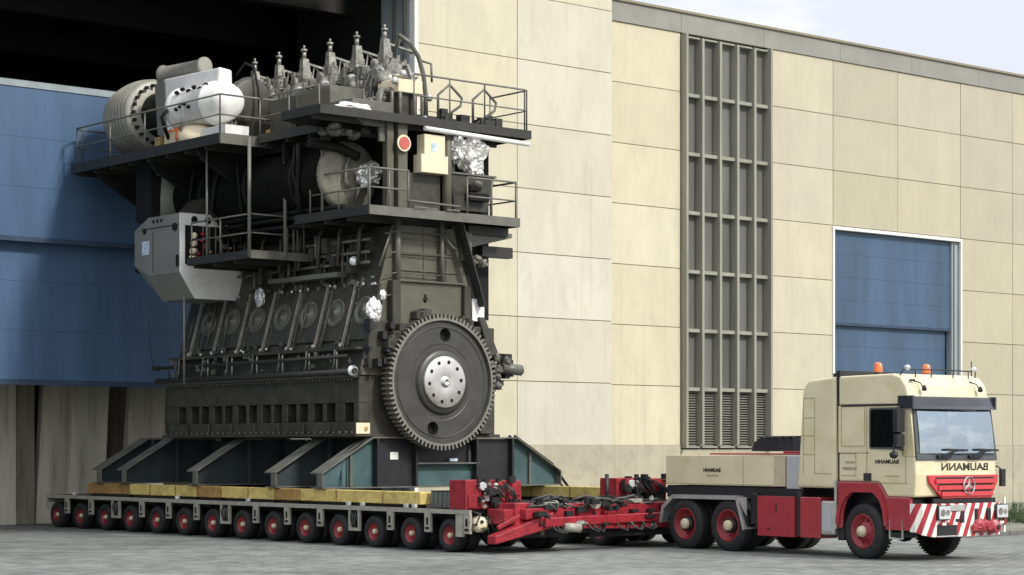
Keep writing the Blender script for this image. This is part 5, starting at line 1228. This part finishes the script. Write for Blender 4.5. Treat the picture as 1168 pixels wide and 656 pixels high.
for y in (.45, 1.65): b.hexa([(.30, y, 2.15), (.55, y, 2.15), (.55, y+.5, 2.15), (.30, y+.5, 2.15), (.24, y+.04, 2.85), (.36, y+.04, 2.85), (.36, y+.46, 2.85), (.24, y+.46, 2.85)]); b.box(.25, .34, y+.14, y+.36, 2.86, 3.04)
b.use('trim'); b.tube([(1.0+.05*math.sin(a), 1.9+.23*math.cos(a), 2.44+.20*math.sin(a)) for a in [k*2*math.pi/24 for k in range(25)]], .018, 6)
b.use('whiteframe'); b.box(.9, .96, 2.25, 2.47, 2.3, 3.05); b.box(1.2, 1.3, 1.0, 1.35, 2.28, 2.30)
tb_(b, 'cab_interior', cabn)
b = MB('tgrille')   # red skirt with wheel arch
arch = [(-.72, .62), (-.60, .62), (-.58, .95), (-.48, 1.22), (-.30, 1.38), (.30, 1.38), (.48, 1.22), (.58, .95), (.60, .62), (1.30, .62), (1.30, 1.295), (.66, 1.295), (.52, 1.495), (.42, 1.595), (-.72, 1.595)]
b = MB('tred')
for y0, y1 in ((.02, .10), (2.54, 2.62)): b.prism(arch, 'y', y0, y1)
b.use('blk'); b.box(.62, 1.25, .1, .5, .60, 1.28)
tb_(b, 'red_skirt', cabn, bevel=.02)
pa = [(-.74, .72), (-.70, 1.02), (-.58, 1.30), (-.34, 1.50), (.34, 1.50), (.56, 1.32), (.66, 1.05), (.70, .72)]
for y0, y1 in ((-.03, .03), (2.61, 2.67)):
    b = MB('tred')
    for (x0, z0), (x1, z1) in zip(pa, pa[1:]):
        f = lambda x, z: (x*.88, .6+(z-.6)*.87)
        (xa, za), (xb, zb_) = f(x0, z0), f(x1, z1)
        b.hexa([(xa, y0, za), (xb, y0, zb_), (xb, y1, zb_), (xa, y1, za), (x0, y0, z0), (x1, y0, z1), (x1, y1, z1), (x0, y1, z0)])
    tb_(b, 'wheel_arch', cabn)
b = MB('blk'); b.box(.72, 1.10, .05, .45, .48, .58); b.box(.72, 1.10, .05, .45, .78, .84); b.use('alu'); b.box(.74, 1.08, .02, .05, .44, .47); b.box(.72, .75, .02, .05, .44, .85); b.box(1.06, 1.09, .02, .05, .44, .85)
tb_(b, 'entry_step', cabn)
# door
b = MB('line')
for y in (.018,):
    b.box(.10, .112, y, .031, 1.62, 3.14); b.box(-.62, -.608, y+.003, .031, 2.35, 3.14); b.box(-.60, .04, y+.003, .031, 2.33, 2.345)
    b.box(-.62, -.20, y+.003, .031, 1.72, 1.732); b.box(-.62, -.20, y+.003, .031, 2.18, 2.19); b.box(-.21, -.20, y+.003, .031, 1.73, 2.18); b.box(.04, .055, y+.003, .031, 2.34, 3.14)
    b.box(.11, 1.20, y+.003, .031, 1.58, 1.592); b.box(.62, 1.0, y+.003, .031, 1.72, 1.735); b.box(1.16, 1.172, y+.003, .031, 1.6, 2.25)
tb_(b, 'door_groove', cabn)
b = MB('trim'); b.box(-.62, 1.15, .012, .032, 3.16, 3.205); b.box(.02, .23, .01, .032, 1.62, 1.78); tb_(b, 'door_trim', cabn, bevel=.005)
b = MB('glassd'); b.prism([(.22, 2.32), (1.06, 2.30), (1.02, 3.02), (.98, 3.08), (.26, 3.09), (.22, 3.04)], 'y', .016, .033)
for y in (.010, 2.618):
    if y > 1: b = MB('glassd'); b.prism([(.22, 2.32), (1.06, 2.30), (1.02, 3.02), (.98, 3.08), (.26, 3.09), (.22, 3.04)], 'y', 2.607, 2.624)
    b.use('wsf')
    for p, q in (((.20, 2.30), (1.08, 2.28)), ((.20, 2.30), (.20, 3.10)), ((.20, 3.11), (1.0, 3.11)), ((1.08, 2.28), (1.0, 3.11))): b.bar((p[0], y+.006, p[1]), (q[0], y+.006, q[1]), .016, .035, up=(-(q[1]-p[1]), 0, q[0]-p[0]))
    tb_(b, 'side_window', cabn)
text_mesh('door_lettering', 'BAUMANN', .085, 'txt', cabn, (.66, .027, 2.02), (1, 0, 0), (0, 0, 1), True, .64, .03)
b = MB('txtf')
for k in range(6): b.box(-.50+k*.045, -.465+k*.045, .024, .03, 1.98, 2.02)
for k in range(9): b.box(-.58+k*.045, -.542+k*.045, .024, .03, 1.84, 1.90)
tb_(b, 'small_lettering', cabn)
# windscreen on the raked front
def fx(z): return 1.42+(z-2.12)*(-.15/1.16)      # front plane
def fquad(mb, y0, y1, z0, z1, off, th=.02, dy0=0, dy1=0):
    mb.hexa([(fx(z0)+off-th, y0, z0), (fx(z0)+off, y0, z0), (fx(z0)+off, y1, z0), (fx(z0)+off-th, y1, z0), (fx(z1)+off-th, y0+dy0, z1), (fx(z1)+off, y0+dy0, z1), (fx(z1)+off, y1+dy1, z1), (fx(z1)+off-th, y1+dy1, z1)])
b = MB('wsf'); 
fquad(b, .05, 2.62, 2.05, 2.185, .03, .05); fquad(b, .09, 2.58, 3.08, 3.19, .03, .05); fquad(b, .05, .15, 2.186, 3.079, .03, .05, .04, .03); fquad(b, 2.53, 2.62, 2.186, 3.079, .03, .05, -.03, -.04)
w_s = tb_(b, 'windscreen_frame', cabn, bevel=.012, seg=2)
b = MB('ws')     # gently curved pane
ny, nz = 16, 8; G_ = []
for j in range(nz+1):
    z = 2.19+.90*j/nz; row = []
    for i in range(ny+1):
        s_ = i/ny; y = .15+.02*j/nz+(2.38-.04*j/nz)*s_; bow = .05*(1-(2*s_-1)**2)+.02*math.sin(math.pi*j/nz); row.append(b.bm.verts.new((fx(z)+.034+bow, y, z)))
    G_.append(row)
for j in range(nz):
    for i in range(ny): b._f([G_[j][i], G_[j][i+1], G_[j+1][i+1], G_[j+1][i]], True)
tb_(b, 'windscreen', w_s)
b = MB('blk')
for y in (.75, 1.75):
    b.bar((1.52, y, 2.13), (1.53, y+.55, 2.26), .03, .03); b.bar((1.54, y+.1, 2.27), (1.54, y+.80, 2.25), .02, .04); b.box(1.44, 1.52, y-.10, y+.30, 2.09, 2.15)
tb_(b, 'wiper', w_s)
b = MB('visor')
for i in range(10):
    y0 = -.02+i*.268; y1 = y0+.268; bo = lambda y: .10*(1-((y-1.32)/1.34)**2)
    b.hexa([(1.24, y0, 3.34), (1.24, y1, 3.34), (1.24, y1, 3.36), (1.24, y0, 3.36), (1.38+bo(y0), y0, 3.10), (1.38+bo(y1), y1, 3.10), (1.32+bo(y1), y1, 3.34), (1.32+bo(y0), y0, 3.34)])
    b._f([b.bm.verts.new(p) for p in ((1.40+bo(y0), y0, 3.09), (1.40+bo(y1), y1, 3.09), (1.28+bo(y1)*.8, y1, 3.345), (1.28+bo(y0)*.8, y0, 3.345))], True)
b.box(1.0, 1.40, -.03, .03, 3.10, 3.36); b.box(1.0, 1.40, 2.61, 2.66, 3.10, 3.36)
tb_(b, 'sun_visor', cabn)
# front lettering (mirrored, as in the picture)
text_mesh('front_lettering', 'BAUMANN', .155, 'txt', cabn, (1.434, 1.58, 1.915), (0, 1, 0), (-.03, 0, 1), True, 1.50, .022)
# grille
b = MB('tgrille')
gx = 1.445
b.prism([(.36, 1.745), (2.60, 1.745), (2.58, 1.60), (2.38, 1.27), (.80, 1.27), (.40, 1.60)], 'x', gx-.03, gx+.05)
for z in (1.36, 1.49, 1.62): 
    d_ = (1.7-z)*.8; b.box(gx+.05, gx+.09, .50+d_*.9, 2.52-d_*.45, z-.045, z+.045)
b.use('trim')
for z in (1.425, 1.555, 1.685): 
    d_ = (1.7-z)*.8; b.box(gx+.045, gx+.056, .56+d_*.9, 2.46-d_*.45, z-.020, z+.020)
b.use('blk'); b.box(gx-.05, gx+.02, .55, 2.55, 1.17, 1.268)
gr = tb_(b, 'grille', cabn, bevel=.012)
b = MB('bright'); C = Vector((gx+.105, 1.58, 1.53))
b.rings([[C+Vector((dx, rr_*math.cos(a), rr_*math.sin(a))) for dx, rr_ in ((0, .165), (.02, .175), (0, .19), (-.02, .175))] for a in [2*math.pi*k/32 for k in range(33)]], cap=False)
for k in range(3):
    a = math.pi/2+k*2*math.pi/3; d = Vector((0, math.cos(a), math.sin(a))); e = Vector((0, -d.z, d.y))
    b.hexa([tuple(C-e*.035-Vector((.01, 0, 0))), tuple(C+e*.035-Vector((.01, 0, 0))), tuple(C+d*.17+e*.006-Vector((.01, 0, 0))), tuple(C+d*.17-e*.006-Vector((.01, 0, 0))), tuple(C-e*.012+Vector((.02, 0, 0))), tuple(C+e*.012+Vector((.02, 0, 0))), tuple(C+d*.17+e*.003+Vector((.005, 0, 0))), tuple(C+d*.17-e*.003+Vector((.005, 0, 0)))])
b.use('trim'); b.cyl(C-Vector((.03, 0, 0)), C-Vector((.018, 0, 0)), .165, n=28)
tb_(b, 'star_emblem', gr)
# bumper with hazard stripes
b = MB('stripe')
ring_ = []
pts_ = [(1.30, .0), (1.42, .02), (1.55, .10), (1.66, .35), (1.70, 1.32), (1.66, 2.30), (1.58, 2.54), (1.42, 2.62)]
inn = [(x-.12 if i > 1 else x, y+(.10 if i < 3 else (-.10 if i > 5 else 0))) for i, (x, y) in enumerate(pts_)]
def zb(i): return .60 if i < 2 else (.54 if i == 2 else .50)
for i in range(len(pts_)-1):
    (x0, y0), (x1, y1) = pts_[i], pts_[i+1]; (u0, w0), (u1, w1) = inn[i], inn[i+1]
    b.hexa([(x0, y0, zb(i)), (x1, y1, zb(i+1)), (u1, w1, zb(i+1)), (u0, w0, zb(i)), (x0, y0, 1.17), (x1, y1, 1.17), (u1, w1, 1.17), (u0, w0, 1.17)])
bmesh.ops.remove_doubles(b.bm, verts=b.bm.verts[:], dist=.0005)
bp = tb_(b, 'bumper')
b = MB('blk'); b.box(1.60, 1.695, .42, 1.02, .53, .74); b.box(1.655, 1.712, 1.12, 1.24, .78, 1.0); b.box(1.66, 1.712, 1.58, 1.68, .80, 1.06); b.box(1.655, 1.71, 1.98, 2.10, .80, 1.06); b.box(1.66, 1.71, .98, 1.1, .80, .86)
b.use('alu'); b.box(1.68, 1.72, .78, 1.25, 1.02, 1.15); b.box(1.66, 1.70, .40, 1.04, .495, .525)
tb_(b, 'bumper_recess', bp, bevel=.008)
for y in (.42, 2.28):
    b = MB('blk'); b.box(1.55, 1.72, y-.02, y+.36, .84, 1.14); hl = tb_(b, 'headlight', bp, bevel=.02)
    b = MB('lamp'); b.box(1.715, 1.74, y, y+.34, .86, 1.12); 
    b.use('silver'); b.cyl((1.738, y+.10, .99), (1.748, y+.10, .99), .075, n=16); b.cyl((1.738, y+.25, .99), (1.748, y+.25, .99), .06, n=16)
    tb_(b, 'lens', hl, bevel=.01)
    b = MB('red'); b.box(1.70, 1.72, y+.02, y+.32, .74, .80); b.use('whiteframe'); b.box(1.70, 1.725, y+.10, y+.22, .735, .79); tb_(b, 'marker', hl)
b = MB('tred'); b.blob((1.72, 1.75, .70), (.12, .24, .15), .2, 2, 3, 3); b.blob((1.76, 2.10, .68), (.14, .20, .14), .2, 2, 3, 8); b.cyl((1.6, 1.9, .72), (1.86, 1.9, .70), .10, n=14); b.box(1.6, 1.78, 1.45, 2.35, .60, .72); b.use('trim'); b.cyl((1.80, 2.12, .68), (1.91, 2.12, .68), .05, n=10)
tb_(b, 'tow_coupling', bp, bevel=.01)
b = MB('whiteframe'); b.box(1.58, 1.62, 2.64, 2.69, .55, 1.28); b.use('red'); b.box(1.58, 1.625, 2.639, 2.695, .70, .85); b.box(1.58, 1.625, 2.639, 2.695, 1.0, 1.12)
tb_(b, 'width_marker', bp)
# roof equipment
for y in (.50, 2.05):
    b = MB('blk'); b.cyl((.0, y, 3.78), (.0, y, 3.88), .10, n=16); be = tb_(b, 'beacon', cabn)
    b = MB('orange'); x = .0; b.lathe((x, y, 3.88), (0, 0, 1), [(0, .095), (.16, .085), (.20, .05), (.205, .001)], n=20, cap=False); tb_(b, 'beacon_lens', be)
b = MB('blk'); b.tube([(.95, .10, 3.78), (1.0, .14, 3.90), (1.04, 1.3, 3.91), (1.0, 2.46, 3.90), (.95, 2.50, 3.76)], .015, 7)
for y in (.5, 1.0, 1.7, 2.2): b.cyl((1.02, y, 3.72), (1.02, y, 3.90), .012, n=6)
b.box(-.95, -.70, .3, 2.3, 3.80, 3.86); b.box(-1.15, -.95, .35, .6, 3.77, 3.88); b.cyl((.9, 2.45, 3.8), (.9, 2.45, 4.12), .012, n=6)
rb = tb_(b, 'lamp_bar', cabn)
b = MB('lamp')
for y in (.22, 2.35): b.lathe((1.04, y, 3.94), (1, 0, 0), [(-.06, .02), (-.04, .05), (.03, .055), (.05, .045), (.055, .001)], n=16, cap=False)
tb_(b, 'roof_lamp', rb)
b = MB('blk')
for y in (.45, 2.25): b.tube([(1.08, y-.1, 3.68), (1.22, y-.02, 3.62), (1.28, y, 3.50)], .014, 6); b.lathe((1.30, y, 3.46), (0, 0, 1), [(0, .03), (.02, .055), (.10, .04), (.12, .01)], n=10)
b.box(1.13, 1.17, .18, .32, 3.66, 3.70)
tb_(b, 'front_camera', cabn)
# mirrors
b = MB('blk'); b.box(1.10, 1.22, -.30, -.06, 2.62, 3.08); b.box(1.12, 1.22, -.30, -.06, 2.32, 2.58); b.tube([(1.08, .02, 3.12), (1.14, -.15, 3.14), (1.16, -.18, 2.9)], .02, 7); b.tube([(1.08, .02, 2.25), (1.14, -.12, 2.30), (1.16, -.18, 2.45)], .02, 7)
b.tube([(1.0, .02, 2.48), (.98, -.14, 2.36), (1.06, -.22, 2.22)], .018, 7); b.blob((1.08, -.24, 2.16), (.10, .08, .08), .1, 1, 2, 1)
tb_(b, 'wing_mirror', cabn, bevel=.01)
b = MB('blk'); b.box(1.46, 1.54, 2.66, 2.80, 1.50, 1.86); b.tube([(1.3, 2.6, 1.9), (1.4, 2.68, 1.92), (1.48, 2.73, 1.85)], .018, 6); tb_(b, 'wing_mirror', cabn, bevel=.02)
b = MB('trim'); b.box(-6.34, -6.28, .25, 2.4, .62, 1.1); b.use('red'); b.box(-6.345, -6.34, .3, .7, .85, 1.0); b.box(-6.345, -6.34, 1.95, 2.35, .85, 1.0); b.use('whiteframe'); b.box(-6.345, -6.34, .9, 1.7, .8, .95)
b.use('blk'); b.cyl((-6.5, 1.32, .9), (-6.2, 1.32, .9), .10, n=12)
tb_(b, 'tail_crossmember', bevel=.01)

# black tarpaulin bundle on the ballast deck
b = MB('tarp'); 
b.rings([[(t, .75-q, 2.19), (t, 2.0+q, 2.19), (t, 1.95+q, 2.19+h), (t, .80-q, 2.19+h)] for t, h, q in ((-4.0, .06, 0), (-3.9, .20, .05), (-3.65, .29, .1), (-3.0, .33, .12), (-2.6, .31, .12), (-2.36, .22, .06), (-2.20, .03, 0))])
for k in range(6): b.box(-3.6+k*.22, -3.55+k*.22, .60, 2.1, 2.47, 2.525)
o = b.build('tarpaulin_bundle', frame=TF, base=(-3.1, 1.3, 2.185), bevel=.09, seg=3); tag(o, 'low black covered bundle lying on the ballast box behind the truck cab', 'bundle')

for o in bpy.data.objects:
    if '_b' in o: del o['_b']
